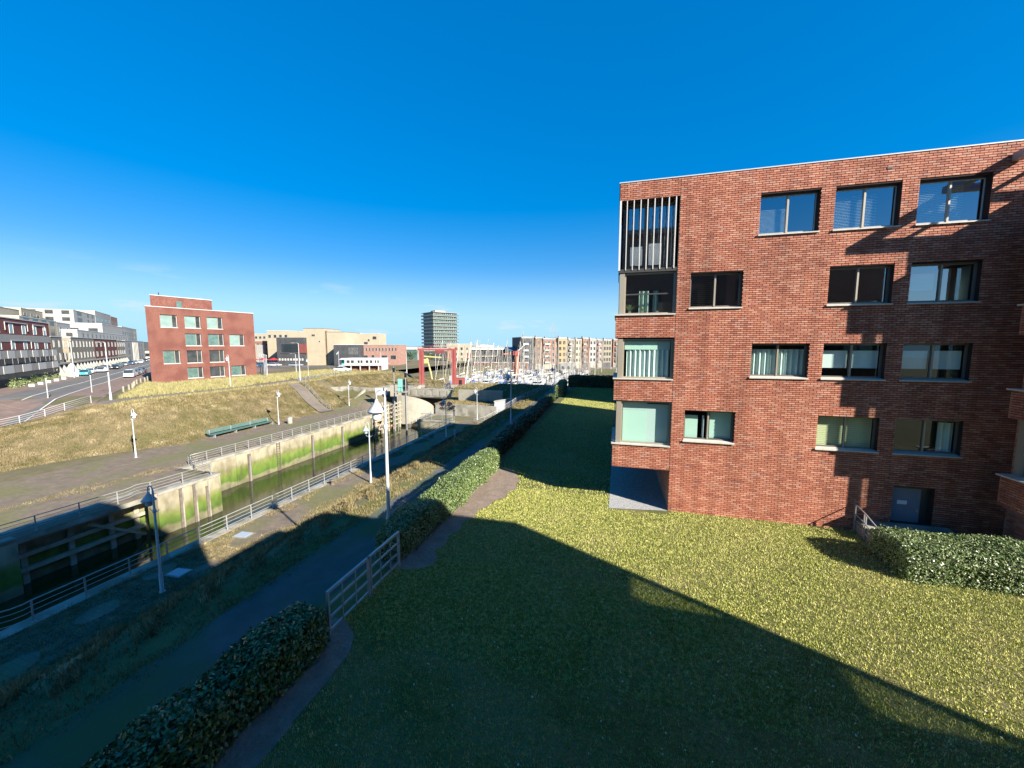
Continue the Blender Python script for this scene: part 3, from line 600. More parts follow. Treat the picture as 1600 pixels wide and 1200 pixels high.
# room behind all windows (dark interior with floors)
rm = MB().face([(2.5, YF + 2.6, 4.4), (XR, YF + 2.6, 4.4), (XR, YF + 2.6, ZT), (2.5, YF + 2.6, ZT)])
for z in (7.3, 10.2, 13.1, 16.0, 18.6): rm.box(2.5, XR, YF + DEP + .02, YF + 2.6, z, z + .2)
bb(rm, 'interior', 'interior')
def window(x0, x1, z0, z1, parent, r, c):
    y = YF + DEP - .07; W = bb(MB().box(x0, x1, y, y + .07, z1 - .06, z1).box(x0, x1, y, y + .07, z0, z0 + .07).box(x0, x0 + .05, y, y + .07, z0 + .07, z1 - .06).box(x1 - .05, x1, y, y + .07, z0 + .07, z1 - .06), 'window', 'frame_dark' if r == 0 else 'frame_taupe', parent)
    xm = (x0 + x1) / 2
    bb(MB().box(xm - .028, xm + .028, y - .015, y + .068, z0 + .07, z1 - .06), 'mullion', 'frame_beige', W)
    for a, b in ((x0 + .05, xm - .028), (xm + .028, x1 - .05)):
        bb(MB().face([(a, y + .04, z0 + .07), (b, y + .04, z0 + .07), (b, y + .04, z1 - .06), (a, y + .04, z1 - .06)]), 'pane', 'glass' if r < 2 else 'glass_clear', W)
        bb(MB().box(a, a + .022, y + .012, y + .05, z0 + .07, z1 - .06).box(b - .022, b, y + .012, y + .05, z0 + .07, z1 - .06).box(a + .022, b - .022, y + .012, y + .05, z1 - .085, z1 - .06).box(a + .022, b - .022, y + .012, y + .05, z0 + .07, z0 + .1), 'sash', 'frame_light' if r == 0 else 'frame_taupe', W)
    # sloping concrete sill
    s = MB().hexa([(x0 - .04, YF - .07, z0 - .05), (x1 + .03, YF - .07, z0 - .05), (x1 + .03, YF + DEP - .08, z0 - .02), (x0 - .04, YF + DEP - .08, z0 - .02),
                   (x0 - .04, YF - .07, z0 - .005), (x1 + .03, YF - .07, z0 - .005), (x1 + .03, YF + DEP - .08, z0 + .045), (x0 - .04, YF + DEP - .08, z0 + .045)])
    bb(s, 'sill', 'sill', W)
    yb = y + .16
    def slab(a, b, c, d, m, nm='blind'): bb(MB().box(a, b, yb, yb + .01, c, d), nm, m, W)
    if r == 0:
        fr = {'A': .62, 'B': .8, 'C': .85}[c]
        sl = MB(); n = 22
        for k in range(n):
            z = z0 + .1 + k * (z1 - z0) * fr / n; sl.hexa([(x0 + .1, yb, z), (xm + (.1 if c == 'A' else .5), yb, z), (xm + (.1 if c == 'A' else .5), yb + .05, z + .02), (x0 + .1, yb + .05, z + .02), (x0 + .1, yb, z + .006), (xm + (.1 if c == 'A' else .5), yb, z + .006), (xm + (.1 if c == 'A' else .5), yb + .05, z + .026), (x0 + .1, yb + .05, z + .026)])
        bb(sl, 'venetian_blind', 'blind_white', W)
    elif r == 1:
        if c == 'D':
            sl = MB()
            for k in range(16): z = z0 + .1 + k * .085; sl.box(x0 + .05, xm - .05, yb, yb + .05, z, z + .008)
            bb(sl, 'venetian_blind', 'timber_dark', W)
        if c == 'C': slab(x0 + .05, xm - .1, z0 + .5, z1 - .35, 'curtain')
    elif r == 2:
        if c == 'A': curtain(x0 + .05, x1 - .05, z0 + .05, z1 - .25, yb, W); slab(x0, x1, z1 - .3, z1 - .27, 'blind_white', 'curtain_rail')
        else:
            for a, b in ((x0 + .06, xm - .05), (xm + .05, x1 - .06)): slab(a, b, z0 + .42, z1 - .3, 'blind_white')
    elif r == 3:
        if c == 'D':
            slab(x0 + .05, x0 + .62, z0 + .05, z1 - .28, 'blind_green'); slab(x0 + .8, x0 + .88, z0 + .05, z1 - .28, 'blind_white'); slab(xm + .1, x1 - .05, z0 + .1, z1 - .1, 'blind_green')
        elif c == 'B':
            sl = MB()
            for k in range(17): z = z0 + .06 + k * .078; sl.hexa([(x0 + .05, yb, z), (x1 - .05, yb, z), (x1 - .05, yb + .012, z + .07), (x0 + .05, yb + .012, z + .07), (x0 + .05, yb - .006, z), (x1 - .05, yb - .006, z), (x1 - .05, yb + .006, z + .07), (x0 + .05, yb + .006, z + .07)])
            bb(sl, 'blind', 'blind_yellow', W)
        else: curtain(x1 - .55, x1 - .05, z0 + .05, z1 - .15, yb, W)
    return W
def curtain(x0, x1, z0, z1, y, parent, m='curtain'):
    mb = MB(); n = int((x1 - x0) / .04); P = [(x0 + (x1 - x0) * k / n, y + .05 * math.sin(k * 1.25) + .02 * math.sin(k * .4)) for k in range(n + 1)]
    for a, b in zip(P, P[1:]): mb.face([(a[0], a[1], z0), (b[0], b[1], z0), (b[0], b[1], z1), (a[0], a[1], z1)])
    bb(mb, 'curtain', m, parent)
for o_ in OPEN: window(o_[0], o_[1], o_[2], o_[3], BLD, o_[4], o_[5])
D_ = bb(MB().box(DOOR[0] + .06, DOOR[1] - .3, YF + DEP - .06, YF + DEP - .01, DOOR[2], DOOR[3] - .12), 'door', 'door_grey')
bb(MB().box(11.1, 11.42, YF + DEP - .068, YF + DEP - .061, 5.62, 5.78), 'notice', 'blind_white', D_)
bb(MB().box(11.72, 11.76, YF + DEP - .13, YF + DEP - .061, 5.35, 5.5), 'handle', 'steel', D_)
bb(MB().box(DOOR[0], DOOR[0] + .06, YF + DEP - .1, YF + DEP, DOOR[2], DOOR[3]).box(DOOR[0] + .06, DOOR[1], YF + DEP - .1, YF + DEP, DOOR[3] - .12, DOOR[3]).box(DOOR[1] - .3, DOOR[1], YF + DEP - .04, YF + DEP, DOOR[2], DOOR[3] - .12), 'door_frame', 'frame_dark')
bb(MB().box(9.62, 9.78, YF - .02, YF + .01, 18.62, 18.68), 'vent', 'frame_dark')
# corner bay glazing, levels between the bands
bb(MB().box(.16, 2.40, YF + .95, YF + 3.4, 6.4, 18.5), 'interior', 'interior')
def bay_level(z0, z1, kind):
    B = bb(MB().box(.02, .24, YF + .06, YF + .30, z0 + .06, z1), 'bay_post', 'frame_beige')
    bb(MB().box(.24, .30, YF + .16, YF + .24, z0 + .06, z1).box(.30, 2.32, YF + .16, YF + .24, z0 + .06, z0 + .12).box(.30, 2.32, YF + .16, YF + .24, z1 - .07, z1).box(2.32, 2.42, YF + .14, YF + .26, z0 + .06, z1), 'window_frame', 'frame_beige', B)
    bb(MB().face([(.30, YF + .2, z0 + .12), (2.32, YF + .2, z0 + .12), (2.32, YF + .2, z1 - .07), (.30, YF + .2, z1 - .07)]), 'pane', 'glass_clear' if kind in 'cg' else 'glass', B)
    bb(MB().face([(.08, YF + .3, z0 + .1), (.08, YF + 2.6, z0 + .1), (.08, YF + 2.6, z1), (.08, YF + .3, z1)]), 'pane', 'glass', B)
    s = MB().box(-.17, 2.42, YF - .07, YF + .5, z0, z0 + .055); s.box(-.17, .2, YF + .5, YF + 3.6, z0, z0 + .055); bb(s, 'sill', 'sill', B)
    bb(MB().box(-.0, .2, YF + 2.6, YF + 3.6, z0 + .06, z1), 'bay_post', 'frame_beige', B)
    return B
B2 = bay_level(13.36, 15.25, 'd')
bb(MB().box(.3, 2.32, YF + .18, YF + .22, 14.28, 14.34), 'glazing_bar', 'frame_dark', B2)
curtain(.9, 1.35, 13.45, 14.5, YF + .6, B2, 'blind_green'); curtain(1.5, 1.75, 13.45, 14.5, YF + .6, B2, 'blind_green')
for px, s_ in ((.50, 1.6), (1.05, .8), (1.7, .6)):
    mb = MB()
    for k in range(14):
        a = random.uniform(0, 6.28); l = random.uniform(.18, .3) * s_; el = random.uniform(.6, 1.4); w = .03 * s_
        tip = Vector((math.cos(a) * math.cos(el), math.sin(a) * math.cos(el) * .4, math.sin(el))) * l; sd = Vector((-math.sin(a), 0, .2)) * w; b0 = Vector((px, YF + .42, 13.56)); mid = b0 + tip * .6
        mb.face([b0, mid + sd, b0 + tip, mid - sd])
    bb(mb, 'house_plant', 'leaf_pale', B2); bb(MB().box(px - .06, px + .06, YF + .36, YF + .48, 13.42, 13.57), 'plant_pot', 'pot', B2)
B3 = bay_level(10.46, 12.30, 'c'); curtain(.42, 2.3, 10.54, 11.82, YF + .36, B3, 'curtain'); bb(MB().box(.32, 1.75, YF + .3, YF + .31, 11.82, 12.2), 'blind', 'blind_green', B3); bb(MB().box(1.75, 2.3, YF + .36, YF + .37, 11.82, 12.2), 'blind', 'curtain', B3)
B4 = bay_level(7.40, 9.45, 'g'); bb(MB().box(.32, 1.4, YF + .3, YF + .31, 7.5, 9.0), 'blind', 'blind_green', B4); bb(MB().box(1.4, 2.32, YF + .34, YF + .35, 7.5, 9.3), 'blind', 'curtain', B4); bb(MB().box(.32, 1.4, YF + .34, YF + .35, 9.0, 9.35), 'blind', 'curtain', B4)  # blind's right half coloured greyer for the shadow of the reveal
# louvre screen at the top level
bb(MB().box(.1, 2.4, YF + .62, YF + .66, 15.45, 18.38), 'window_wall', 'frame_dark')
for a, b in ((.35, 1.02), (1.22, 2.3)):
    bb(MB().face([(a, YF + .61, 15.62), (b, YF + .61, 15.62), (b, YF + .61, 18.2), (a, YF + .61, 18.2)]), 'pane', 'glass')
bb(MB().box(.45, .98, YF + .595, YF + .605, 15.66, 16.5).box(1.25, 1.8, YF + .595, YF + .605, 15.66, 16.6), 'blind', 'blind_white')
bb(MB().box(-.04, 2.41, YF + .02, YF + .6, 15.26, 15.42), 'screen_base', 'frame_dark')
for i in range(8):
    x = .24 + i * .288
    bb(MB().box(x, x + .035, YF - .01, YF + .19, 15.36, 18.36), 'louvre_fin', 'fin')
bb(MB().box(-.06, .02, YF - .01, YF + .12, 15.36, 18.38), 'louvre_fin', 'fin')
bb(MB().box(-.05, -.02, YF + .2, YF + 3.4, 15.36, 18.38), 'louvre_side', 'frame_dark')
# soffit and gravel
struct('gravel_bed', MB().face([(-.2, 17.95, 4.412), (2.43, 18.36, 4.412), (2.43, 30, 4.412), (-.2, 30, 4.412)]), 'gravel')
bb(MB().box(.0, 2.43, YF + .05, 37.9, 6.36, 6.5), 'soffit', 'concrete')
# right wing with its corner bay
WG = thing('brick_wing', 'shaded brick wing with a projecting corner bay at the right edge', 'building', (14.3, 16.2, 4.4))
def wb(mb, name, m, parent=WG, **k):
    mb.v = [(p[0] - 14.3, p[1] - 16.2, p[2] - 4.4) for p in mb.v]; return mb.build(name, m, parent, **k)
wb(MB().box(14.3, 19.0, 16.5, 18.38, 4.4, 16.4), 'wall', 'brick_y'); wb(MB().box(14.85, 19.0, 16.2, 18.37, 16.4, 17.9), 'wall', 'brick_y')
for a, b in ((15.30, 16.30), (12.37, 13.36), (9.48, 10.46), (6.32, 7.40)):
    wb(MB().box(13.31, 14.6, 15.97, 17.43, a, b), 'bay_band', 'mortar')
    s_ = MB(); 
    for q in bond(15.98, 17.43, a, b, []): s_.box(13.29, 13.32, q[0], q[1], q[2], q[3], skip=(3,))
    o = wb(s_, 'brickwork', 'brick_y'); o['kind'] = 'stuff'
    wb(MB().box(13.2, 14.6, 15.9, 17.5, b, b + .055), 'sill', 'sill')
for a, b in ((13.42, 15.30), (10.52, 12.37), (7.46, 9.48)):
    wb(MB().box(13.62, 14.4, 17.2, 17.43, a, b).box(13.60, 13.8, 16.1, 16.25, a, b), 'bay_post', 'frame_beige')
    wb(MB().face([(13.7, 16.25, a), (13.7, 17.2, a), (13.7, 17.2, b), (13.7, 16.25, b)]), 'pane', 'glass')
    wb(MB().box(13.9, 13.92, 16.3, 17.2, a, b), 'blind', 'blind_green')
wb(MB().box(13.65, 19, 16.15, 17.2, 16.3, 16.42), 'roof', 'roof_grey')
PG = thing('roof_pergola', 'open steel pergola frame on the terrace of the shaded wing', 'pergola', (13.2, 15.9, 18.4))
def pg(mb, n): mb.v = [(p[0] - 13.2, p[1] - 15.9, p[2] - 18.4) for p in mb.v]; mb.build(n, 'steel_dull', PG)
pg(MB().box(13.2, 13.48, 15.9, 18.35, 18.45, 18.72), 'beam'); pg(MB().box(13.48, 19, 15.9, 16.15, 18.45, 18.72), 'beam'); pg(MB().box(13.48, 19, 17.2, 17.36, 18.5, 18.68), 'beam')
for x in (14.45, 15.8, 17.4): pg(MB().box(x, x + .07, 16.15, 18.3, 18.5, 18.62), 'slat')
for x in (15.1, 15.32): pg(MB().box(x, x + .12, 15.95, 16.07, 16.4, 18.45), 'post')
# stair rail in front of the wall
SR = thing('stair_railing', 'galvanised stair railing against the brick wall beside the grey door', 'railing', (9.56, 18.3, 4.4))
for x, y, z in ((0, -.03, 1.14), (0, -.62, 1.0), (0, -.72, 1.0), (0.02, -1.6, .72)): MB().box(x - .02, x + .02, y - .025, y + .025, 0, z).build('post', 'steel', SR)
for dz in (0, -.38, -.74): MB().tube([(0, -.0, 1.14 + dz), (0, -.66, 1.03 + dz), (0.02, -1.9, .64 + dz)], .022, 7).build('rail', 'steel', SR, smooth=True)
struct('door_steps', MB().box(9.6, 12.6, 17.2, 18.38, 4.41, 4.9).box(9.6, 12.6, 16.6, 17.2, 4.41, 4.66), 'concrete')
# the neighbour beyond (hidden behind the near one, shades the far lawn)
NB = thing('brick_apartment_building', 'second brick apartment block standing farther along the canal lawn', 'building', (0, 52, 4.4))
MB().box(0, 14, 0, 22, 0, 14.7).build('wall', 'redbrick_far', NB)
# the building the photograph is taken from, with its wing to the right
OW = thing('home_building', 'brick building behind the viewpoint whose shadow falls across the lawn', 'building', (0, 0, 4.4))
MB().box(-2.2, 8, -14, -.5, -.6, 18.0).build('wall', 'brown_brick', OW); MB().box(-2.3, 8, -14, .1, 17.7, 18.1).build('roof', 'roof_grey', OW)
MB().box(8, 10.6, -14, 3.7, -.6, 13.8).build('wall', 'brown_brick', OW); MB().box(10.6, 18, -14, -.6, -.6, 13.8).build('wall', 'brown_brick', OW)
for a, b in ((-.6, 2.9), (5.05, 6.1), (7.95, 9.0), (10.85, 13.8)): MB().box(10.6, 18, -.6, 3.7, a, b).build('bay_band', 'brown_brick', OW)  # unseen glazed corner bay, added to throw dim sun streaks on the lawn
for a, b in ((2.9, 5.05), (6.1, 7.95), (9.0, 10.85)):
    MB().face([(10.6, 3.64, a), (17.85, 3.64, a), (17.85, 3.64, b), (10.6, 3.64, b)]).build('pane', 'glass_added_bay', OW); MB().face([(17.92, -.6, a), (17.92, 3.6, a), (17.92, 3.6, b), (17.92, -.6, b)]).build('pane', 'glass_added_bay', OW)
    MB().box(17.8, 18, 3.5, 3.7, a, b).box(15.4, 15.5, 3.58, 3.7, a, b).box(13, 13.3, 3.5, 3.7, a, b).box(17.88, 18, 1.4, 1.5, a, b).build('bay_post', 'frame_dark', OW)
for x in (-1.6, 2.2, 5.2):
    for z in (2.0, 5.0, 8.0, 11.0): MB().box(x, x + 1.5, -.5, -.44, z, z + 1.6).build('window', 'glass_far', OW)
for x in (8.7,):
    for z in (2.0, 5.0, 8.0, 11.0): MB().box(x, x + 1.5, 3.7, 3.76, z, z + 1.6).build('window', 'glass_far', OW)

# ------------------------------------------------------------------ vegetation
def grass(name, xs, ys, n, hf, hgt, wid, m, label=None, lean=.5, mask=None, dens=None):
    x = rng.uniform(xs[0], xs[1], n); y = rng.uniform(ys[0], ys[1], n)
    if mask is not None: k = mask(x, y); x, y = x[k], y[k]
    n = len(x); z = np.asarray(hf(x, y), float) * np.ones(n)
    a = rng.uniform(0, 2 * np.pi, n); h = hgt * rng.uniform(.5, 1.25, n); w = wid * rng.uniform(.6, 1.3, n); ln = lean * rng.uniform(0, 1, n) * h; b = rng.uniform(0, 2 * np.pi, n)
    P = np.zeros((n, 3, 3)); P[:, 0] = np.stack([x - np.cos(a) * w / 2, y - np.sin(a) * w / 2, z - .01], 1); P[:, 1] = np.stack([x + np.cos(a) * w / 2, y + np.sin(a) * w / 2, z - .01], 1)
    P[:, 2] = np.stack([x + np.cos(b) * ln, y + np.sin(b) * ln, z + h], 1)
    o = put(name, tri_mesh(name, P, m)); o['kind'] = 'stuff'
    if label: tag(o, label, 'grass')
    return o
def rampm(x, y):
    yc = np.interp(x, [-64, -60, -55, -50.5], [61.6, 60.4, 58.9, 57.8]); return np.abs(y - yc) < 1.45
def soil_shadow_mask(x, y):     # bare bed beside the second hedge, plus a round shadow drawn as soil
    d = np.interp(y, [11.2, 12, 13.5, 15, 16.5, 18, 19.5, 21, 22.2, 22.4], [-6.55, -6.3, -6.25, -6.1, -5.85, -5.3, -5.05, -5.35, -6.1, -7.2])
    d2 = np.interp(y, [2, 5, 7.4, 8.0, 8.4], [-5.9, -6.1, -6.2, -6.5, -7.1])
    inb = ((y > 11) & (y < 22.4) & (x < d + .08 * np.sin(y * 5))) | ((y < 8.4) & (x < d2)) | ((x + 6.6) ** 2 + ((y - 11.7)) ** 2 < .35)
    return inb
L44 = lambda x, y: 4.4 + 0 * x
mk = lambda x, y: ~soil_shadow_mask(x, y) & ~((x > -.22) & (x < 2.45) & (y > 17.9)) & ~((y > YF) & (x > 2.4)) & ~((x > 9.1) & (y > 14.9) & (y < 16.9))
grass('lawn_grass', (-7.2, 4), (3.2, 12), 100000, L44, .055, .018, 'blade_green', 'short mown lawn grass in the foreground shade', mask=mk)
grass('lawn_grass', (4, 11), (4, 8), 26000, L44, .055, .018, 'blade_green', 'short mown lawn grass at the lower right corner', mask=mk)
grass('lawn_grass', (-7.2, 16), (8, 19.4), 300000, L44, .05, .022, 'blade_green', 'sunlit yellowish lawn grass in front of the brick building', lean=.9, mask=mk)
grass('lawn_grass', (-7.2, 2.4), (19.4, 75), 110000, L44, .07, .035, 'blade_green', 'lawn grass beyond the corner bay running along the hedge', mask=mk)
grass('bank_grass', (-20.6, -12.0), (2, 76), 100000, h_near, .13, .035, 'blade_dry', 'rough grass on the bank between the two paths', mask=lambda x, y: (np.sin(x * 3.1 + y * .9) + np.sin(y * 2.3 - x) > -1.2) & (x < -12.2 + .12 * np.sin(y * 2)))
grass('towpath_grass', (-24.2, -20.2), (2, 17.5), 42000, h_near, .07, .03, 'blade_dry', 'low grass and moss covering the near end of the shaded towpath', lean=1, mask=lambda x, y: np.sin(x * 2.7 + y * .8) + np.sin(y * 1.9 - x * .7) > -.9)
grass('path_edge_grass', (-12.7, -8.7), (2, 70), 60000, h_near, .07, .03, 'blade_dry', 'thin grass creeping over both edges of the asphalt path', lean=1, mask=lambda x, y: (x > -9.35 + .15 * np.sin(y * 1.7) + .1 * np.sin(y * 5)) | (x < -12.05 + .18 * np.sin(y * 1.3) + .1 * np.sin(y * 4.1)))
grass('bank_tussocks', (-19.6, -13.4), (4, 60), 90000, h_near, .30, .04, 'blade_dry', 'rows of rough tussocks across the shaded bank', lean=.9, mask=lambda x, y: np.sin(y * 3.4 + x * 1.9 + 1.5 * np.sin(x * 2.2)) > .35)
grass('verge_grass', (-24.3, -20.0), (10, 56), 42000, h_near, .12, .035, 'blade_dry', 'tufts of dry grass along the edges of the towpath', mask=lambda x, y: (x > -21.2 + .3 * np.sin(y * 1.3)) | ((x < -23.2 + .5 * np.sin(y * .9)) & (np.sin(y * 2.1) > -.7)))
grass('slope_grass', (-63.5, -51.2), (12, 66), 130000, h_left, .2, .075, 'blade_slope', 'dry grass covering the slope across the canal', mask=lambda x, y: (x < foot(y) + .6) & ~rampm(x, y) & ((rng.uniform(0, 1, len(x)) < .8)))
grass('slope_grass', (-67, -63), (14, 34), 14000, h_left, .2, .075, 'blade_slope', 'dry grass along the foot of the left white railing')
grass('promenade_verge', (-52.5, -41.6), (24, 66), 30000, h_left, .12, .05, 'blade_slope', 'straw coloured grass fringing the promenade', mask=lambda x, y: (x < foot(y) + 1.1 + .5 * np.sin(y * .8)) | (x > -42.8 - .5 * np.sin(y * 1.3)))
grass('promenade_verge', (-58, -41), (8, 26), 22000, h_left, .12, .05, 'blade_slope', 'straw coloured grass strip on the left promenade', mask=lambda x, y: (np.abs(x - foot(y) + .3) < 1.2) | (np.abs(x + 42.5 + .1 * (24 - y)) < .8 + .4 * np.sin(y)))
grass('mound_grass', (-65, -41), (68, 96), 60000, h_left, .25, .09, 'blade_slope', 'dry grass on the mound beside the culvert')
grass('terrace_grass', (-31, -13), (60.9, 79), 26000, lambda x, y: np.maximum(h_near(x, y), np.where((x < -20) & (y < 66.4), 1.75, 0)), .2, .07, 'blade_dry', 'dry grass on the terrace and embankment above the culvert')
RD = Vector((-.797, .604, 0)); RN = Vector((.604, .797, 0))
def rn(x, y): return .604 * x + .797 * y
def upath(x, y): return np.abs(x - np.interp(y, [20, 34, 53, 66, 90], [-72, -66.0, -64.2, -67.5, -72]))
grass('reed_grass', (-92, -60), (33, 98), 70000, h_left, .55, .07, 'blade_reed', 'tall pale marram grass around the detached brick block', lean=.7,
      mask=lambda x, y: (rn(x, y) > -11.5) & (upath(x, y) > 1.9) & ~((x < -86) & (y > 55)) & ((x < -66) | (np.abs(x + 61.5) < .7)))
grass('crest_grass', (-66, -58), (34, 66), 24000, h_left, .22, .08, 'blade_dry', 'dry grass along the crest below the upper path', mask=lambda x, y: upath(x, y) > 1.6)
# bare soil beds and the round shadow spot (sheets 1 cm above the lawn, following the mask)
def soil_patch(name, xs, ys, st):
    mb = MB(); X = np.arange(xs[0], xs[1], st); Y = np.arange(ys[0], ys[1], st)
    for y in Y:
        for x in X:
            if soil_shadow_mask(np.array([x + st / 2]), np.array([y + st / 2]))[0]: mb.face([(x, y, 4.412), (x + st, y, 4.412), (x + st, y + st, 4.412), (x, y + st, 4.412)])
    struct(name, mb, 'soil')
soil_patch('soil_bed', (-7.9, -4.8), (11, 22.4), .05); soil_patch('soil_bed', (-7.9, -5.8), (2, 8.4), .05)
# edging board of the hedge bed
ed = thing('edging_board', 'thin timber edging along the sunlit hedge foot', 'edging', (-7.0, 12.2, 4.41))
MB().box(-.02, .02, 0, 10, 0, .07).build('board', 'timber_dark', ed)
# fallen leaves and daisies in the lawn
n = 420; P = []
for k in range(n):
    x = random.uniform(-6, 9); y = random.uniform(4.5, 14); a = random.uniform(0, 6.3); s = random.uniform(.010, .028); z = 4.44
    P += [(x + s * math.cos(a), y + s * math.sin(a), z), (x + s * math.cos(a + 1.6), y + s * math.sin(a + 1.6), z + .01), (x - s * math.cos(a), y - s * math.sin(a), z + .015), (x - s * math.cos(a + 1.6), y - s * math.sin(a + 1.6), z)]
fl = put('fallen_leaves', tri_mesh('fallen_leaves', P, 'fallen_leaf', 4)); tag(fl, 'small pale fallen leaves scattered over the shaded lawn', 'leaves', kind='stuff')

def leaves(P, N, size, m, name, parent, origin):
    """diamond leaves at points P with outward normals N"""
    n = len(P); r = rng.normal(size=(n, 3)); nn = N * 1.1 + r * .75; nn /= np.linalg.norm(nn, axis=1)[:, None]
    t = np.cross(nn, rng.normal(size=(n, 3))); t /= np.linalg.norm(t, axis=1)[:, None]; b = np.cross(nn, t); s = (size * rng.uniform(.6, 1.3, n))[:, None]
    P = P - np.array(origin); V = np.stack([P + t * s, P + b * s * .55, P - t * s, P - b * s * .55], 1)
    o = put(name, tri_mesh(name, V, m, 4), parent); o['kind'] = 'stuff'; return o
def hedge(path, width, z0, z1, label, cat='hedge', dens=420, size=.05, mats=(('leaf', .8), ('leaf_pale', .2)), hz=None, group=None):
    """path: list of (x, y, half width scale, height scale)"""
    pts = [Vector((p[0], p[1], 0)) for p in path]; org = (path[0][0], path[0][1], z0)
    root = thing('hedge', label, cat, org, group=group)
    # core
    core = MB(); rings = []
    for k, p in enumerate(path):
        d = (pts[min(k + 1, len(pts) - 1)] - pts[max(k - 1, 0)]).normalized(); s = Vector((d.y, -d.x, 0)); w = (width / 2 - .16) * p[2]; hh = (z1 - z0) * p[3] - .2
        rings.append([pts[k] - Vector((path[0][0], path[0][1], 0)) + s * w * a + Vector((0, 0, hh * b)) for a, b in ((-.92, 0), (-1, .5), (-.9, .9), (-.5, 1), (.5, 1), (.9, .9), (1, .5), (.92, 0))])
    i0 = 0
    for rr in rings: core.v += [tuple(q) for q in rr]
    for k in range(len(rings) - 1):
        for j in range(7): a = k * 8 + j; core.f.append((a, a + 1, a + 9, a + 8))
    core.f.append(tuple(range(8))); core.f.append(tuple((len(rings) - 1) * 8 + j for j in reversed(range(8))))
    core.build('branches', 'hedge_core', root)
    Ps = []; Ns = []
    for k in range(len(path) - 1):
        a, b = pts[k], pts[k + 1]; L = (b - a).length; d = (b - a).normalized(); s = Vector((d.y, -d.x, 0)); H = (z1 - z0); per = width + 2 * H
        n = int(L * per * dens); u = rng.uniform(0, L, n); q = rng.uniform(0, per, n); f = u / L
        w = width / 2 * lerp(path[k][2], path[k + 1][2], f); h = H * lerp(path[k][3], path[k + 1][3], f)
        side = np.where(q < H, -1.0, np.where(q > H + width, 1.0, 0)); tt = np.where(q < H, q / H, np.where(q > H + width, (per - q) / H, 1.0)); ac = np.where(side == 0, (q - H) / width * 2 - 1, side)
        edge = 1 - .22 * np.clip((tt - .75) / .25, 0, 1) ** 2 * np.abs(ac) ** 3
        X = a.x + d.x * u; Y = a.y + d.y * u
        lump = .035 * np.sin(X * 2.3 + Y * 1.9) + .03 * np.sin(Y * 4.1 - X * 2) + .03 * np.sin(tt * 7 + Y * 3) + rng.normal(0, .045, n)
        wd = w * edge * ac + np.where(side != 0, side * lump, 0) ; zz = z0 + h * tt * np.where(side == 0, 1 - .08 * np.abs(ac) ** 3, 1) + np.where(side == 0, lump, 0)
        Ps.append(np.stack([X + s.x * wd, Y + s.y * wd, zz + rng.uniform(-.05, .02, n)], 1)); Ns.append(np.stack([s.x * side, s.y * side, np.where(side == 0, 1.0, .25)], 1))
    for k, sg in ((0, -1), (len(path) - 1, 1)):       # end faces
        kk = 0 if k == 0 else k - 1; d = (pts[kk + 1] - pts[kk]).normalized(); s = Vector((d.y, -d.x, 0)); w = width / 2 * path[k][2]; h = (z1 - z0) * path[k][3]
        n = int(w * 2 * h * dens * 1.2); a = rng.uniform(-1, 1, n); z = rng.uniform(0, 1, n); o = rng.normal(0, .05, n) + .03
        Ps.append(np.stack([pts[k].x + s.x * a * w + d.x * sg * o, pts[k].y + s.y * a * w + d.y * sg * o, z0 + z * h * (1 - .1 * np.abs(a) ** 3)], 1)); Ns.append(np.tile(np.array([d.x * sg, d.y * sg, .3]), (n, 1)))
    P = np.concatenate(Ps); N = np.concatenate(Ns); pick = rng.uniform(0, 1, len(P)); acc = 0
    for m, f in mats:
        k = (pick >= acc) & (pick < acc + f); acc += f
        leaves(P[k], N[k], size, m, 'foliage', root, org)
    return root
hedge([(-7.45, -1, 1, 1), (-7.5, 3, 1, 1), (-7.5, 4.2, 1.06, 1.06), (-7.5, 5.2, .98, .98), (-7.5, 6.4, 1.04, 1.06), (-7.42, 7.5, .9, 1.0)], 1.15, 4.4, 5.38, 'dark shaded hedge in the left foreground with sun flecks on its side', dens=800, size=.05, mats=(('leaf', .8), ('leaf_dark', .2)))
hedge([(-7.65, 11.3, .7, .8), (-7.75, 12.2, .95, .86), (-7.8, 13.6, 1, .9), (-7.7, 14.6, 1, .82), (-7.6, 16, 1, .95), (-7.6, 18, .95, .98), (-7.5, 20.5, .9, 1.02), (-7.35, 22.2, .8, 1.05)], 1.25, 4.4, 5.62, 'sunlit clipped hedge between the asphalt path and the bare soil bed', dens=950, size=.038, mats=(('leaf', .62), ('leaf_pale', .38)))
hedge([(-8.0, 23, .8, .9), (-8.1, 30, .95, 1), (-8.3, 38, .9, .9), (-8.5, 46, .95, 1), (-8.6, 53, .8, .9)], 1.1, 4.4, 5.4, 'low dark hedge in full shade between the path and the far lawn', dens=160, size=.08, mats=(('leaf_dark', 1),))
hedge([(-8.3, 56.5, .9, 1), (-8.4, 60, 1, 1.05), (-8.8, 66, .9, 1)], 1.2, 4.4, 6.2, 'small bright hedge end catching the sun at the far end of the path', dens=220, size=.08, mats=(('leaf_pale', .6), ('leaf', .4)))
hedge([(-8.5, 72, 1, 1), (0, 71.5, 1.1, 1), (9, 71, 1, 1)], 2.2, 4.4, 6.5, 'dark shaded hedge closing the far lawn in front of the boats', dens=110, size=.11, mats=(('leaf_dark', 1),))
hedge([(9.15, 15.55, .93, .98), (10, 15.6, 1, 1), (12.5, 15.6, 1, 1.02), (17.5, 15.6, 1, 1)], 1.75, 4.4, 5.52, 'broad glossy ivy hedge in front of the brick wall at right', dens=1300, size=.034, mats=(('leaf', .5), ('leaf_pale', .5)))
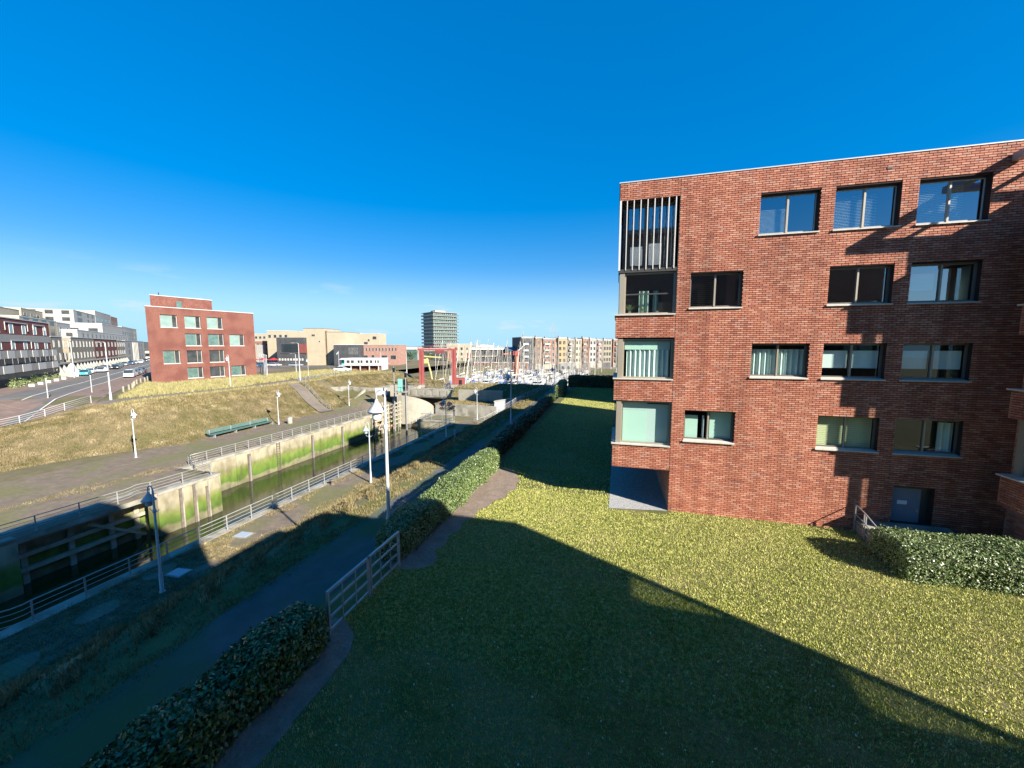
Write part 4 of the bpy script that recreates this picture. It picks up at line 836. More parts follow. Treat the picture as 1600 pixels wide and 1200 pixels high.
def shrub(x, y, z, r, h, label, m='leaf_dark', n=500, group=None, name='shrub'):
    t = thing(name, label, 'shrub', (x, y, z), group=group)
    u = rng.normal(size=(n, 3)); u /= np.linalg.norm(u, axis=1)[:, None]; u[:, 2] = np.abs(u[:, 2]); rad = rng.uniform(.55, 1.05, n)[:, None]
    P = u * rad * np.array([r, r, h]) * (1 + .25 * np.sin(u[:, :1] * 7 + x) + .15 * np.sin(u[:, 1:2] * 9)) + np.array([x, y, z]); leaves(P, u, .07 + r * .05, m, 'foliage', t, (x, y, z))
    s = MB()
    for k in range(4): a = k * 1.6 + x; s.tube([(0, 0, 0), (math.cos(a) * r * .5, math.sin(a) * r * .5, h * .75)], .03, 5, .012)
    s.build('stem', 'bark', t); return t

# ------------------------------------------------------------------ roads on the left bank
def strip(name, pts, w, hf, m, dz):
    mb = MB(); P = []
    for a, b in zip(pts, pts[1:]):
        L = math.dist(a, b); n = max(1, int(L / .8))
        P += [(a[0] + (b[0] - a[0]) * k / n, a[1] + (b[1] - a[1]) * k / n) for k in range(n)]
    P.append(pts[-1]); Lf = []; Rt = []
    for k, p in enumerate(P):
        q0 = P[max(k - 1, 0)]; q1 = P[min(k + 1, len(P) - 1)]; d = Vector((q1[0] - q0[0], q1[1] - q0[1], 0)).normalized(); s = Vector((-d.y, d.x, 0)) * w / 2
        row = []
        for f in (-1, -.5, 0, .5, 1): x, y = p[0] + s.x * f, p[1] + s.y * f; row.append((x, y, float(hf(x, y)) + dz))
        if k:
            for j in range(4): mb.face([prev[j], row[j], row[j + 1], prev[j + 1]])
        prev = row
    return struct(name, mb, m)
strip('footpath', [(-70, 22), (-66.0, 34), (-64.2, 53), (-65, 61), (-67.5, 66), (-72, 90)], 3.0, h_left, 'path_grit', .05)
strip('ramp', [(-64, 61.6), (-60, 60.4), (-55, 58.9), (-50.5, 57.8)], 2.6, h_left, 'path_grit', .16)
def roadpt(t, n, z=4.5): # t along, n across measured as rn
    p = RD * (t + 108.2) + RN * n; return (p.x, p.y, z)
hr = lambda x, y: h_left(np.maximum(x, -99), np.minimum(y, 99)) if x > -100 else 4.4
def road(name, t0, t1, n0, n1, m, dz, st=6):
    mb = MB(); T = np.arange(t0, t1, st); 
    for a in T:
        for k in range(3):
            nn0 = n0 + (n1 - n0) * k / 3; nn1 = n0 + (n1 - n0) * (k + 1) / 3; q = []
            for (t_, n_) in ((a, nn0), (a, nn1), (a + st, nn1), (a + st, nn0)):
                p = roadpt(t_, n_); q.append((p[0], p[1], max(float(hr(p[0], p[1])), 4.4 if p[0] < -98 else 0) + dz))
            mb.face(q)
    return struct(name, mb, m)
# road coordinates: t measured from the origin along RD, houses stand on n = -30.6
road('pavement', -38, 330, -32, -13.2, 'pavement', .07)
road('road', -38, 330, -25.6, -18.2, 'road', .085)
road('road_line', -38, 330, -22.1, -21.95, 'road_paint', .092); road('road_line', -38, 330, -18.5, -18.35, 'road_paint', .092)

# ------------------------------------------------------------------ street lamps
def lamp(loc, label, m='lamp_white', sc=1.0, flip=-1, group='hooded lamps along the canal paths', flowers=False):
    t = thing('street_lamp', label, 'street lamp', loc, group=group); t.scale = (sc,) * 3
    MB().lathe([(.13, 0), (.13, .04), (.085, .1), (.08, .95), (.06, 1.05), (.048, 4.2), (.04, 5.1)], 12).build('pole', m, t, smooth=True)
    arc = [(0, 0, 5.05)] + [(flip * (.16 - .16 * math.cos(a)), 0, 5.12 + .2 * math.sin(a)) for a in np.linspace(0, math.pi, 9)] + [(flip * .32, 0, 4.98)]
    MB().tube(arc, .028, 8).build('arm', m, t, smooth=True)
    MB().lathe([(.03, 5.02), (.05, 4.98), (.06, 4.93), (.285, 4.63), (.295, 4.59), (.26, 4.61), (.03, 4.85)], 18, (flip * .32, 0, 0)).build('lamp_shade', m, t, smooth=True)
    MB().lathe([(.15, 4.63), (.15, 4.38), (.11, 4.32), (0.001, 4.31)], 14, (flip * .32, 0, 0)).build('lamp_glass', 'lamp_glass' if m == 'lamp_white' else 'lamp_grey', t, smooth=True)
    MB().lathe([(.07, 4.02), (.08, 4.05), (.08, 4.15), (.05, 4.2)], 10).build('collar', m, t, smooth=True)
    MB().tube([(-.32, 0, 4.22), (-.2, 0, 4.1), (0, 0, 4.07), (.2, 0, 4.1), (.32, 0, 4.22)], .014, 6).build('bracket', 'orange_steel' if sc > 1.2 else m, t)
    if flowers:
        for s in (-1, 1):
            u = rng.normal(size=(260, 3)); u /= np.linalg.norm(u, axis=1)[:, None]; P = u * rng.uniform(.2, .42, 260)[:, None] * np.array([1, 1, .8]) + np.array([s * .5, 0, 4.35]); 
            o = leaves(P + np.array(loc), u, .07, 'flower_pink', 'flower_basket', t, loc); leaves(P[:120] * np.array([1, 1, .9]) + np.array([0, 0, -.15]) + np.array(loc), u[:120], .07, 'leaf', 'basket_foliage', t, loc)
    return t
lamp((-21.1, 12.5, .05), 'shaded grey hooded lamp nearest the left edge on the towpath', 'lamp_grey')
lamp((-20.6, 28.3, .05), 'grey hooded lamp on the towpath beside the sunlit patch', 'lamp_grey')
lamp((-21.5, 45.7, .05), 'towpath lamp with pink flower baskets near the culvert', 'lamp_grey', flowers=True)
lamp((-21.6, 57.6, .05), 'white hooded lamp on the brown paving by the ramp railing', 'lamp_white')
lamp((-9.5, 14.2, 3.2), 'tall white hooded lamp rising behind the grey fence in the centre', 'lamp_white', sc=1.30)
lamp((-11.2, 40.5, 3.2), 'dark hooded lamp on the asphalt path in the building shade', 'lamp_grey', sc=1.15)
lamp((-9.8, 62, 3.5), 'grey lamp beside the small bright hedge at the path end', 'lamp_grey')
lamp((-49.8, 28.3, 0), 'white promenade lamp at the left on the dry slope foot', 'lamp_white', flip=1)
lamp((-49.8, 46.5, 0), 'white promenade lamp beside the litter bin', 'lamp_white', flip=1)
lamp((-50.1, 63, 0.2), 'white promenade lamp in front of the mound retaining wall', 'lamp_white', flip=1)
lamp((-67.6, 53.4, 4.5), 'pale lamp on the upper path in front of the detached brick block', 'lamp_white', sc=1.1, flip=-1)
lamp((-73.1, 77.6, 4.4), 'pale hooded lamp on the grass beyond the upper path', 'lamp_white', sc=.85)
def tall_lamp(loc, h, label, s=-1, dirv=(1, 0)):
    t = thing('street_light', label, 'street light', loc, group='tall street lights'); 
    MB().lathe([(.16, 0), (.13, 1.2), (.085, 1.3), (.06, h)], 10).build('pole', 'lamp_white', t, smooth=True)
    MB().tube([(0, 0, h - .1), (s * .3 * dirv[0], s * .3 * dirv[1], h + .1), (s * 1.1 * dirv[0], s * 1.1 * dirv[1], h + .12)], .035, 6).build('arm', 'lamp_white', t, smooth=True)
    MB().box(-.4, .4, -.12, .12, -.04, .05).build('lamp_head', 'lamp_white', t).location = (s * 1.4 * dirv[0], s * 1.4 * dirv[1], h + .1)
    return t
tall_lamp((-67.9, 36.4, 4.4), 8.0, 'tall white street light at the end of the white railing with a mid pole shade')
tall_lamp((-65.6, 67.3, 4.5), 8.0, 'tall street light by the crest railing left of the ramp', -1)
tall_lamp((-123.7, 60, 4.5), 9.2, 'tall street light in front of the grey brick row houses', 1, (.8, -.6))
for i, (x, y, l) in enumerate([(-90, 137, 'thin street light in front of the cream hall'), (-80, 118, 'thin street light by the brick terrace steps'), (-64, 108, 'thin street light in front of the brick terrace wall'), (-50, 100, 'thin street light right of the brick terrace wall'), (-85, 86, 'thin street light on the green slope below the parked cars')]):
    tall_lamp((x, y, 3.2), 6.5, l, -1)
sc_ = thing('lamp_shade_unit', 'white conical lamp hood fixed halfway up the tall street light', 'lamp hood', (-67.9, 36.15, 8.6)); MB().lathe([(.04, .5), (.06, .42), (.42, 0), (.4, -.02), (.05, .3)], 14).build('hood', 'lamp_white', sc_, smooth=True)
# bench, bins, ground plates, posts
be = thing('long_bench', 'long green slatted bench along the promenade edge below the dry slope', 'bench', (-50.8, 36.9, 0), R(2))
for i in range(5): MB().box(-.45 + i * .19, -.29 + i * .19, 0, 9.6, .42, .47).build('seat_slat', 'bench_green', be)
for i in range(3): MB().hexa([(-.52 - i * .05, 0, .55 + i * .16), (-.48 - i * .05, 0, .55 + i * .16), (-.48 - i * .05, 9.6, .55 + i * .16), (-.52 - i * .05, 9.6, .55 + i * .16), (-.56 - i * .05, 0, .68 + i * .16), (-.52 - i * .05, 0, .68 + i * .16), (-.52 - i * .05, 9.6, .68 + i * .16), (-.56 - i * .05, 9.6, .68 + i * .16)]).build('back_slat', 'bench_green', be)
for k in range(4): MB().box(-.4, .45, .3 + k * 3, .42 + k * 3, 0, .42).box(-.6, -.5, .3 + k * 3, .42 + k * 3, 0, 1.0).build('support', 'steel_dull', be)
bn = thing('litter_bin', 'pale concrete litter bin beside the promenade lamp', 'litter bin', (-48.6, 47.4, 0))
MB().lathe([(.3, 0), (.34, .1), (.36, .95), (.3, 1.0), (.28, .9)], 12).build('body', 'concrete_pale', bn, smooth=False); MB().lathe([(.36, 1.0), (.38, 1.06), (.001, 1.12)], 12).build('lid', 'steel', bn)
for x, y, l in ((-22.1, 13.9, 'pale blue grey cover plate on the towpath beside the nearest lamp'), (-22.6, 18.0, 'pale cover plate at the shadow edge by the near railing')):
    p = thing('cover_plate', l, 'cover plate', (x, y, .03)); p.rotation_euler = (0, 0, R(4))
    MB().box(-.42, .42, -.3, .3, 0, .05).build('plate', 'plate_grey', p, bevel=.01); MB().box(-.5, .5, -.38, .38, -.02, .025).build('rim', 'concrete', p)
mp_ = thing('mooring_bollard', 'small rusty mooring bollard on the sunlit quay edge', 'bollard', (-23.5, 27, .03)); MB().lathe([(.2, 0), (.16, .08), (.14, .3), (.22, .36), (.22, .42), (.001, .46)], 12).build('bollard', 'timber_dark', mp_, smooth=True)
for x, y, l in ((-18.9, 42.6, 'short white capped post on the shaded bank'), (-78.8, 35.2, 'short pole sign standing on the left pavement'), (-80.7, 41.0, 'thin post standing beside the road')):
    p = thing('marker_post', l, 'post', (x, y, float(h_near(x, y)) if x > -30 else 4.5)); hgt = 1.3 if x > -30 else 2.7
    MB().lathe([(.06, 0), (.05, hgt)], 8).build('post', 'lamp_white', p); MB().lathe([(.09, hgt), (.10, hgt + .1), (.001, hgt + .16)], 10).build('cap', 'white_paint', p)
sb = thing('steel_bench', 'low dark bench on the shaded towpath near the flower lamp', 'bench', (-20.4, 39.5, 0))
MB().box(-.2, .2, 0, 7.5, .42, .47).build('seat', 'timber_dark', sb); 
for k in range(4): MB().box(-.16, .16, .2 + k * 2.3, .3 + k * 2.3, 0, .42).build('leg', 'timber_dark', sb)
# timber posts along the road verge
pm_ = MB().box(-.09, .09, -.09, .09, 0, .9).mesh('bollard', 'timber')
for k in range(16):
    q = roadpt(-20 + k * 3.2, -12.4 + .3 * math.sin(k)); o = put('bollard', pm_, loc=(q[0], q[1], float(h_left(q[0], q[1])))); tag(o, 'weathered wooden verge post, ' + ORD[k] + ' from the left beside the marram grass', 'bollard', 'wooden posts along the road verge')

# ------------------------------------------------------------------ buildings
def bld(label, x, y, z, rz, L, D, H, wall, wins=(), name='house', group=None, roof='roof_grey', trim='trim_white', gl='glass_far', fr='frame_light', parts=(), ends=()):
    """building whose front runs from (x,y) along local +x for L, body behind at local +y; wins: (x0,x1,z0,z1)"""
    t = thing(name, label, 'building', (x, y, z), rz, group)
    MB().box(0, L, 0, D, -3, H).build('wall', wall, t)
    MB().box(-.08, L + .08, -.08, D + .08, H, H + .18).build('roof', trim or roof, t)
    cache = {}
    for w in wins:
        k = (round(w[1] - w[0], 2), round(w[3] - w[2], 2))
        if k not in cache:
            W, Hh = k; e = .06
            f = MB().box(0, W, -.06, .02, 0, e).box(0, W, -.06, .02, Hh - e, Hh).box(0, e, -.06, .02, e, Hh - e).box(W - e, W, -.06, .02, e, Hh - e)
            cache[k] = (f.mesh('window', fr), MB().face([(e, -.02, e), (W - e, -.02, e), (W - e, -.02, Hh - e), (e, -.02, Hh - e)]).mesh('pane', gl))
        o = put('window', cache[k][0], t, loc=(w[0], 0, w[2])); put('pane', cache[k][1], o)
    for nm, mb, m in parts: mb.build(nm, m, t)
    for y0, y1, z0, z1 in ends:          # windows in the near end wall (local x = 0)
        W, Hh = y1 - y0, z1 - z0; e = .07; k = ('end', round(W, 2), round(Hh, 2))
        if k not in cache:
            f = MB().box(-.06, .02, 0, W, 0, e).box(-.06, .02, 0, W, Hh - e, Hh).box(-.06, .02, 0, e, e, Hh - e).box(-.06, .02, W - e, W, e, Hh - e).box(-.05, .02, W / 2 - .04, W / 2 + .04, e, Hh - e)
            cache[k] = (f.mesh('window', fr), MB().face([(-.02, e, e), (-.02, e, Hh - e), (-.02, W - e, Hh - e), (-.02, W - e, e)]).mesh('pane', gl))
        o = put('window', cache[k][0], t, loc=(0, y0, z0)); put('pane', cache[k][1], o)
    return t
def gridw(x0, x1, nx, w, z0, dz, nz, h): return [(x0 + (x1 - x0) * (i + .5) / nx - w / 2, x0 + (x1 - x0) * (i + .5) / nx + w / 2, z0 + k * dz, z0 + k * dz + h) for i in range(nx) for k in range(nz)]
# detached red block
RBR = math.atan2(19.7, 4.2)
def to_loc(t0, t1, z0, z1): return (t0, t1, z0 - 4.7, z1 - 4.7)
rb = thing('detached_brick_block', 'detached four storey red brick block with large green tinted windows', 'building', (-90.4, 55.2, 4.7), RBR)
LB = 20.3
rbw = [(2.2, 5.05, 15.75, 18.35), (6.3, 9.2, 15.75, 18.35), (10.4, 13.5, 15.75, 18.35), (6.2, 9.1, 11.95, 14.6), (10.4, 13.5, 11.95, 14.6), (14.7, 17.9, 11.95, 14.6),
       (2.2, 5.05, 8.25, 11.0), (6.2, 9.05, 8.25, 11.0), (10.4, 13.4, 8.25, 11.0), (6.1, 9.0, 4.95, 7.3), (10.3, 13.3, 4.95, 7.3), (14.6, 17.8, 4.95, 7.3)]
rbh = [(a, b, c - 4.7, d - 4.7) for a, b, c, d in rbw]
wl_ = wall_plane(0, LB, -1, 15.1, rbh, 0, .35)
wl_.face([(0, .36, 15.05), (LB, .36, 15.05), (LB, 14, 15.05), (5.4, 13, 15.05)]).face([(0, 0, -1), (0, 0, 15.1), (5.4, 13, 15.1), (5.4, 13, -1)]).face([(LB, 0, -1), (LB, 14, -1), (LB, 14, 15.1), (LB, 0, 15.1)]).face([(LB, 14, -1), (5.4, 13, -1), (5.4, 13, 15.1), (LB, 14, 15.1)])
wl_.build('wall', 'redbrick_far', rb)
MB().box(-.06, LB + .06, -.06, .3, 15.1, 15.22).box(LB - .3, LB + .06, .3, 14, 15.1, 15.22).build('roof_trim', 'trim_white', rb)
MB().hexa([(1.8, 2.5, 15.1), (12.8, 2.5, 15.1), (14.2, 6, 15.1), (6.4, 12, 15.1), (1.8, 2.5, 17.6), (12.8, 2.5, 17.6), (14.2, 6, 17.6), (6.4, 12, 17.6)]).build('penthouse', 'redbrick_far', rb)
MB().hexa([(1.7, 2.4, 17.6), (12.9, 2.4, 17.6), (14.3, 6, 17.6), (6.3, 12, 17.6), (1.7, 2.4, 17.72), (12.9, 2.4, 17.72), (14.3, 6, 17.72), (6.3, 12, 17.72)]).build('roof_trim', 'trim_white', rb)
MB().box(6.1, 7.1, 2.42, 2.48, 15.2, 16.8).build('hatch_window', 'glass_green', rb); MB().lathe([(.08, 17.7), (.08, 18.4)], 6, (3.6, 3.4, 0)).build('flue', 'black', rb); MB().box(9.6, 12, 4, 6, 17.7, 17.95).build('roof_unit', 'concrete_pale', rb)
for i, (a, b, c, d) in enumerate(rbh):
    W = MB().box(a, b, .22, .3, c, c + .1).box(a, b, .22, .3, d - .1, d).box(a, a + .1, .22, .3, c + .1, d - .1).box(b - .1, b, .22, .3, c + .1, d - .1).build('window', 'frame_light', rb)
    xm = a + (b - a) * .7; MB().box(xm - .05, xm + .05, .21, .3, c + .1, d - .1).build('mullion', 'frame_beige', W)
    dark = i in (7, 8, 10) 
    MB().face([(a + .1, .27, c + .1), (xm - .05, .27, c + .1), (xm - .05, .27, d - .1), (a + .1, .27, d - .1)]).build('pane', 'glass_far' if dark else 'glass_pale' if i in (0, 1, 2, 5) else 'glass_green', W) if 'glass_pale' in M else MB().face([(a + .1, .27, c + .1), (xm - .05, .27, c + .1), (xm - .05, .27, d - .1), (a + .1, .27, d - .1)]).build('pane', 'glass_far' if dark else 'glass_green', W)
    MB().face([(xm + .05, .26, c + .1), (b - .1, .26, c + .1), (b - .1, .26, d - .1), (xm + .05, .26, d - .1)]).build('pane', 'glass_far', W)
    MB().box(a - .05, b + .05, -.05, .25, c - .07, c + .02).build('sill', 'sill', W)

# rows of houses along the road. front line: P0 + t*RD ; local x runs along RD, body behind (away from the road)
P0 = Vector((-104.7, 41, 4.4)); RZ = math.atan2(RD.y, RD.x)
def rowhouse(t0, t1, H, wall, wins, label, D=11, parts=(), z=4.5, name='row_house', back=0, trim='trim_white', gl='glass_far', fr='frame_light', m=None, ends=()):
    # local frame: origin at the far end so that +x runs back towards the viewer and the body lies behind the front
    p = P0 + RD * t0 - RN * back
    t = bld(label, p.x, p.y, z, RZ, t1 - t0, D, H, wall, wins, name=name, trim=trim, parts=parts, gl=gl, fr=fr, ends=ends)
    return t
# red terraced block with chequered grey and white bands
def chk(L):
    pr = []
    mb = MB(); 
    pr.append(('brick_band', MB().box(0, L, -.05, .0, 8.2, 9.6), 'cladding_grey'))
    for (z0, z1, n, off) in ((5.2, 6.6, 10, 0), (2.5, 3.9, 7, .5)):
        w = L / n
        for k in range(n):
            a = k * w + off; pr.append(('balcony_panel', MB().box(a, min(a + w * .48, L), -.85, -.75, z0, z1), 'cladding_grey')); pr.append(('balcony_panel', MB().box(min(a + w * .48, L - .1), min(a + w, L), -.9, -.8, z0, z1), 'white_paint'))
    pr.append(('recess', MB().box(0, L, -.04, -.01, 3.9, 5.2), 'cladding_black')); pr.append(('recess', MB().box(0, L, -.04, -.01, -1, 2.5), 'cladding_black'))  # flat black sheets on the wall face, not set back
    for x0, x1, z0, z1 in ((38, 48, 6.9, 8.6), (36, 47, 10.4, 12.0), (50, 57, 10.9, 12.0), (24, 33, 10.4, 12.0)):
        pr.append(('white_frame', MB().box(x0, x1, -.14, -.06, z1 - .16, z1).box(x0, x0 + .16, -.14, -.06, z0, z1).box(x1 - .16, x1, -.14, -.06, z0, z1), 'white_paint'))
    return pr
L = 60
wn_ = gridw(0, L, 10, 1.8, 6.75, 1, 1, 1.35) + gridw(0, L, 10, 1.8, 9.8, 1, 1, 1.8) + gridw(0, L, 10, 2.6, 3.95, 1, 1, 1.2)
rowhouse(-31, 29.2, 12.6, 'darkbrick_far', wn_, 'dark red brick terrace with chequered white and grey balcony bands', parts=chk(60), fr='trim_white', gl='glass_pale' if 'glass_pale' in M else 'glass_far')
def arcade(L, n, m='render_white'):
    pr = []
    for k in range(n): a = L * (k + .5) / n; pr.append(('arcade_pier', MB().hexa([(a - .3, -2.2, -1), (a + .3, -2.2, -1), (a + .3, 0, -1), (a - .3, 0, -1), (a - .3, -.4, 2.9), (a + .3, -.4, 2.9), (a + .3, 0, 2.9), (a - .3, 0, 2.9)]), m))
    pr.append(('lintel', MB().box(0, L, -.5, 0, 2.9, 3.3), m)); pr.append(('shop_black_sheet', MB().box(0, L, -.06, -.01, -1, 2.9), 'cladding_black')); return pr  # flat black sheet across the ground floor, no depth behind it
def rw(L, n, w=.8): return gridw(0, L, n, w, 4.0, 3.1, 2, 1.7)
rowhouse(29.4, 37.9, 9.6, 'greybrick_far', rw(15.8, 4), 'grey brick row house with white arcade piers beside the red terrace', parts=arcade(15.8, 4), fr='trim_white')
rowhouse(45.4, 70, 9.7, 'greybrick_far', rw(24.6, 7), 'longer grey brick row house with an arched window', parts=arcade(24.6, 7), fr='trim_white')
rowhouse(70.2, 105.8, 9.7, 'redbrick_far', rw(35.6, 6, 1.5), 'orange red brick row house above slanted white piers', parts=arcade(35.6, 7), fr='trim_white')
rowhouse(106, 122.8, 9.5, 'greybrick_far', rw(16.8, 4, 1.3), 'narrow pale grey row house right of the red one', parts=arcade(16.8, 4), fr='trim_white')
rowhouse(123, 176.5, 9.6, 'render_white', gridw(2, 16, 1, 3.2, 1.0, 3.0, 3, 1.6) + gridw(34, 50, 2, 2.0, 1.0, 3.0, 3, 1.6), 'white rendered row house near the parked van', fr='frame_dark', parts=[('pilaster', MB().box(18 + k * 4, 19.6 + k * 4, -.5, 0, -1, 9), 'render_white') for k in range(4)])
rowhouse(177, 216, 9.4, 'greybrick_far', gridw(0, 38, 4, 3.4, .8, 3.0, 3, 1.7), 'dark framed row house just left of the detached block', fr='frame_dark', parts=[('balcony', MB().box(3, 34, -1.6, 0, 3.4, 4.5), 'white_paint'), ('balcony', MB().box(3, 34, -1.6, 0, .4, 1.5), 'white_paint')])
rowhouse(100, 203, 13.2, 'render_white', gridw(4, 100, 14, 1.8, 10.8, 1, 1, 1.4), 'long set back white top storey above the row houses', back=9, D=8, fr='frame_dark', ends=gridw(0, 8, 2, 1.6, 10.8, 1, 1, 1.4))
# taller apartment blocks behind
rowhouse(60, 116, 20.4, 'render_cream', gridw(0, 28, 2, 4.4, 15.8, 1, 1, 1.9), 'cream apartment block behind the red terrace', back=26, D=18, name='apartment_block', fr='frame_dark', trim='concrete_pale', ends=gridw(0, 18, 2, 3.2, 15.4, 1, 1, 1.8))
rowhouse(117, 132, 18.6, 'cladding_grey', gridw(0, 14, 2, 3.4, 14.8, 1, 1, 1.9), 'grey stepped end of the cream apartment block', back=26, D=18, name='apartment_block', fr='frame_dark')
rowhouse(64, 96, 15.8, 'render_cream', gridw(1, 31, 4, 4.2, 4.5, 3.3, 4, 1.9), 'tan apartment block with wide windows above the grey row houses', back=13, D=14, name='apartment_block', fr='frame_dark', ends=gridw(0, 14, 2, 3.4, 9.0, 3.3, 2, 1.9))
rowhouse(96.2, 112, 15.6, 'cladding_grey', gridw(0, 16, 2, 3.0, 9.0, 3.2, 2, 1.9), 'grey panelled end block beside the tan one', back=13, D=14, name='apartment_block')
rowhouse(150, 205, 23.4, 'render_cream', gridw(0, 54, 7, 3.6, 13.6, 3.2, 3, 1.8), 'long white apartment block behind the tan one', back=34, D=18, name='apartment_block', ends=gridw(0, 18, 3, 2.6, 13.6, 3.2, 3, 1.8))
rowhouse(206, 238, 23.2, 'cladding_grey', gridw(0, 32, 7, 2.4, 19.4, 1, 1, 2.2), 'grey columned upper storey of the long white block', back=34, D=18, name='apartment_block', fr='trim_white')
rowhouse(176, 219, 25, 'render_white', gridw(0, 20, 1, 9.0, 3.2, 3.3, 7, 2.0) + gridw(22, 42, 2, 4.0, 3.2, 3.3, 7, 1.8), 'white stepped apartment tower with balconies', back=24, D=16, name='apartment_block', fr='frame_dark', trim='concrete_pale', ends=gridw(0, 16, 3, 2.6, 6.4, 3.3, 6, 1.8))
rowhouse(220, 262, 27.6, 'render_white', gridw(0, 42, 4, 5.6, 3.4, 3.7, 6, 2.4), 'pale apartment tower with green blinds beside the stepped one', back=24, D=16, name='apartment_block', fr='frame_dark', gl='glass_green', ends=gridw(0, 16, 2, 3.4, 7.2, 3.7, 5, 2.2))
rowhouse(262.5, 284, 27.0, 'orange_brick', gridw(0, 20, 2, 4.0, 3.4, 3.7, 6, 2.2), 'tan brick end of the tallest apartment tower', back=24, D=16, name='apartment_block', fr='frame_dark')
rowhouse(268, 330, 20.6, 'render_cream', gridw(0, 60, 5, 6.2, 9.5, 3.5, 3, 2.0), 'low cream apartment block behind the white house', back=20, D=16, name='apartment_block', ends=gridw(0, 16, 3, 2.6, 9.5, 3.5, 3, 2.0))
rowhouse(150, 236, 17.6, 'render_white', gridw(46, 84, 5, 3.0, 10.2, 3.4, 2, 1.9), 'far white apartment block left of the detached block', back=10.5, D=12, name='apartment_block', fr='frame_dark', ends=gridw(0, 12, 2, 3.0, 10.2, 3.4, 2, 1.9))

# buildings in the middle distance: front left corner px computed from bearing; local x to the right, body behind
def fr_(a, Rr):      # point at bearing a (tan of the angle right of the view axis) and forward distance Rr
    g = (-math.sin(R(15.3)), math.cos(R(15.3))); r_ = (math.cos(R(15.3)), math.sin(R(15.3))); return g[0] * Rr + r_[0] * Rr * a, g[1] * Rr + r_[1] * Rr * a
def far(x, y, rz, L, D, z0, z1, wall, wins, label, name='building', **k):
    return bld(label, x, y, z0, R(rz), L, D, z1 - z0, wall, wins, name=name, **k)
FZ = 15.3
far(-140, 127.6, FZ, 9, 14, 5, 18.1, 'render_cream', gridw(0, 9, 4, 1.2, 10.2, 1, 1, 1.3), 'cream upper block standing above the black hall front')
far(-126.2, 119, FZ, 10.6, 12, 4.4, 15, 'cladding_black', [], 'black clad hall with a long recessed window band', trim=None, parts=[
    ('recess', MB().box(1.8, 8.6, -.04, 0, 5.0, 8.2), 'glass_dark'), ('sill_band', MB().box(1.5, 9, -.25, 0, 4.6, 5.0), 'cladding_black'), ('brown_panel', MB().box(8.7, 11.6, -.3, 0, 4.8, 8.2), 'darkbrick_far')] + [('arch_light', MB().box(.6 + k * 1.1, 1.2 + k * 1.1, -.12, 0, 1.9, 2.7), 'white_paint') for k in range(9)])
far(-117.6, 123.3, FZ, 8.2, 14, 4.4, 18.6, 'render_cream', [(3.2, 4.6, 11.2, 12), (5.9, 6.5, 8.9, 9.5)], 'tall blank cream brick hall left of the brown slot', trim=None, parts=[('slot', MB().box(8.2, 8.9, .4, 1, -1, 13.4), 'brown_brick')])
far(-108.9, 125.7, FZ, 7.4, 14, 4.4, 17.2, 'render_cream', [], 'blank cream brick hall right of the brown slot', trim=None)
far(-136, 170.2, FZ, 7.3, 12, 4.4, 18.3, 'brown_brick', gridw(0, 7.3, 3, 1.3, 4, 2.8, 4, 1.4), 'brown apartment block behind the cream halls', parts=[('balcony', MB().box(0, 7, -1.2, 0, 3.4 + 2.8 * k, 4.2 + 2.8 * k), 'cladding_grey') for k in range(4)])
far(-129.6, 171.9, FZ, 10.6, 12, 4.4, 18.1, 'render_cream', [(3, 5, 8, 9.6), (7.5, 9.6, 10.8, 12.4), (5, 6, 9.8, 11)], 'cream block above the low pink brick building')
far(-167.8, 145.9, FZ, 11.7, 12, 4.4, 17.5, 'render_cream', gridw(0, 11.7, 6, 1.2, 8.5, 2.4, 2, 1.2), 'pale cream block behind the orange houses beside the detached block')
far(-149.1, 130.3, FZ, 8.8, 10, 4.4, 13.9, 'orange_brick', gridw(0, 8.8, 5, .9, .9, 2.2, 4, 1.2), 'orange and white house right of the detached block', parts=[('render_panel', MB().box(.1, 3.5, -.03, 0, -1, 8), 'render_white')])
far(-103, 122.2, FZ, 9.4, 12, 4.4, 12.3, 'cladding_black', gridw(5.5, 9.2, 4, .5, 4.4, 1.4, 2, 1.0), 'small black clad block left of the pink brick building')
far(-97.2, 128.9, FZ, 15.4, 12, 3.5, 12.2, 'pink_brick', gridw(0, 15.2, 12, .62, 6.4, 1, 1, 1.3) + [(1.2, 3.6, 3.2, 4.8), (5, 6.2, 3.2, 4.9), (8.9, 11.2, 3.2, 4.8), (12.4, 14.6, 3.2, 4.8)], 'long low pink brick building with a row of small square windows', trim='concrete_pale')
wt = far(-81.5, 100, FZ, 11.9, 8, 3, 6.0, 'redbrick_far', [], 'brick terrace base below the white pavilion', trim='trim_white', parts=[('pillar', MB().box(.2 + k * 2.8, .45 + k * 2.8, -1.0, -.75, -2, 3.0), 'white_paint') for k in range(5)] + [('canopy_edge', MB().box(-.3, 12.2, -1.2, 0, 2.95, 3.15), 'trim_white')])
far(-81.2, 100.8, FZ, 11.5, 6, 6.2, 8.0, 'white_paint', [(x, x + w_, .5, 1.3) for x, w_ in ((.7, .9), (2, .9), (4.1, .6), (5, .6), (6.6, .8), (7.9, .7), (9.4, .4), (10.2, .4))], 'white pavilion with black windows on the brick terrace', name='pavilion', gl='glass_far', fr='frame_dark')
far(-115.9, 186, FZ, 11.1, 12, 3, 11, 'cladding_grey', [], 'low white roofed shed beyond the red gantry at left', trim='white_paint', parts=[('roof_edge', MB().box(0, 11.1, -.5, 0, 6.9, 8.0), 'white_paint'), ('green_front', MB().box(0, 11.1, -.06, 0, -1, 6.9), 'bench_green')])  # dark green sheet fills the front below the roof edge
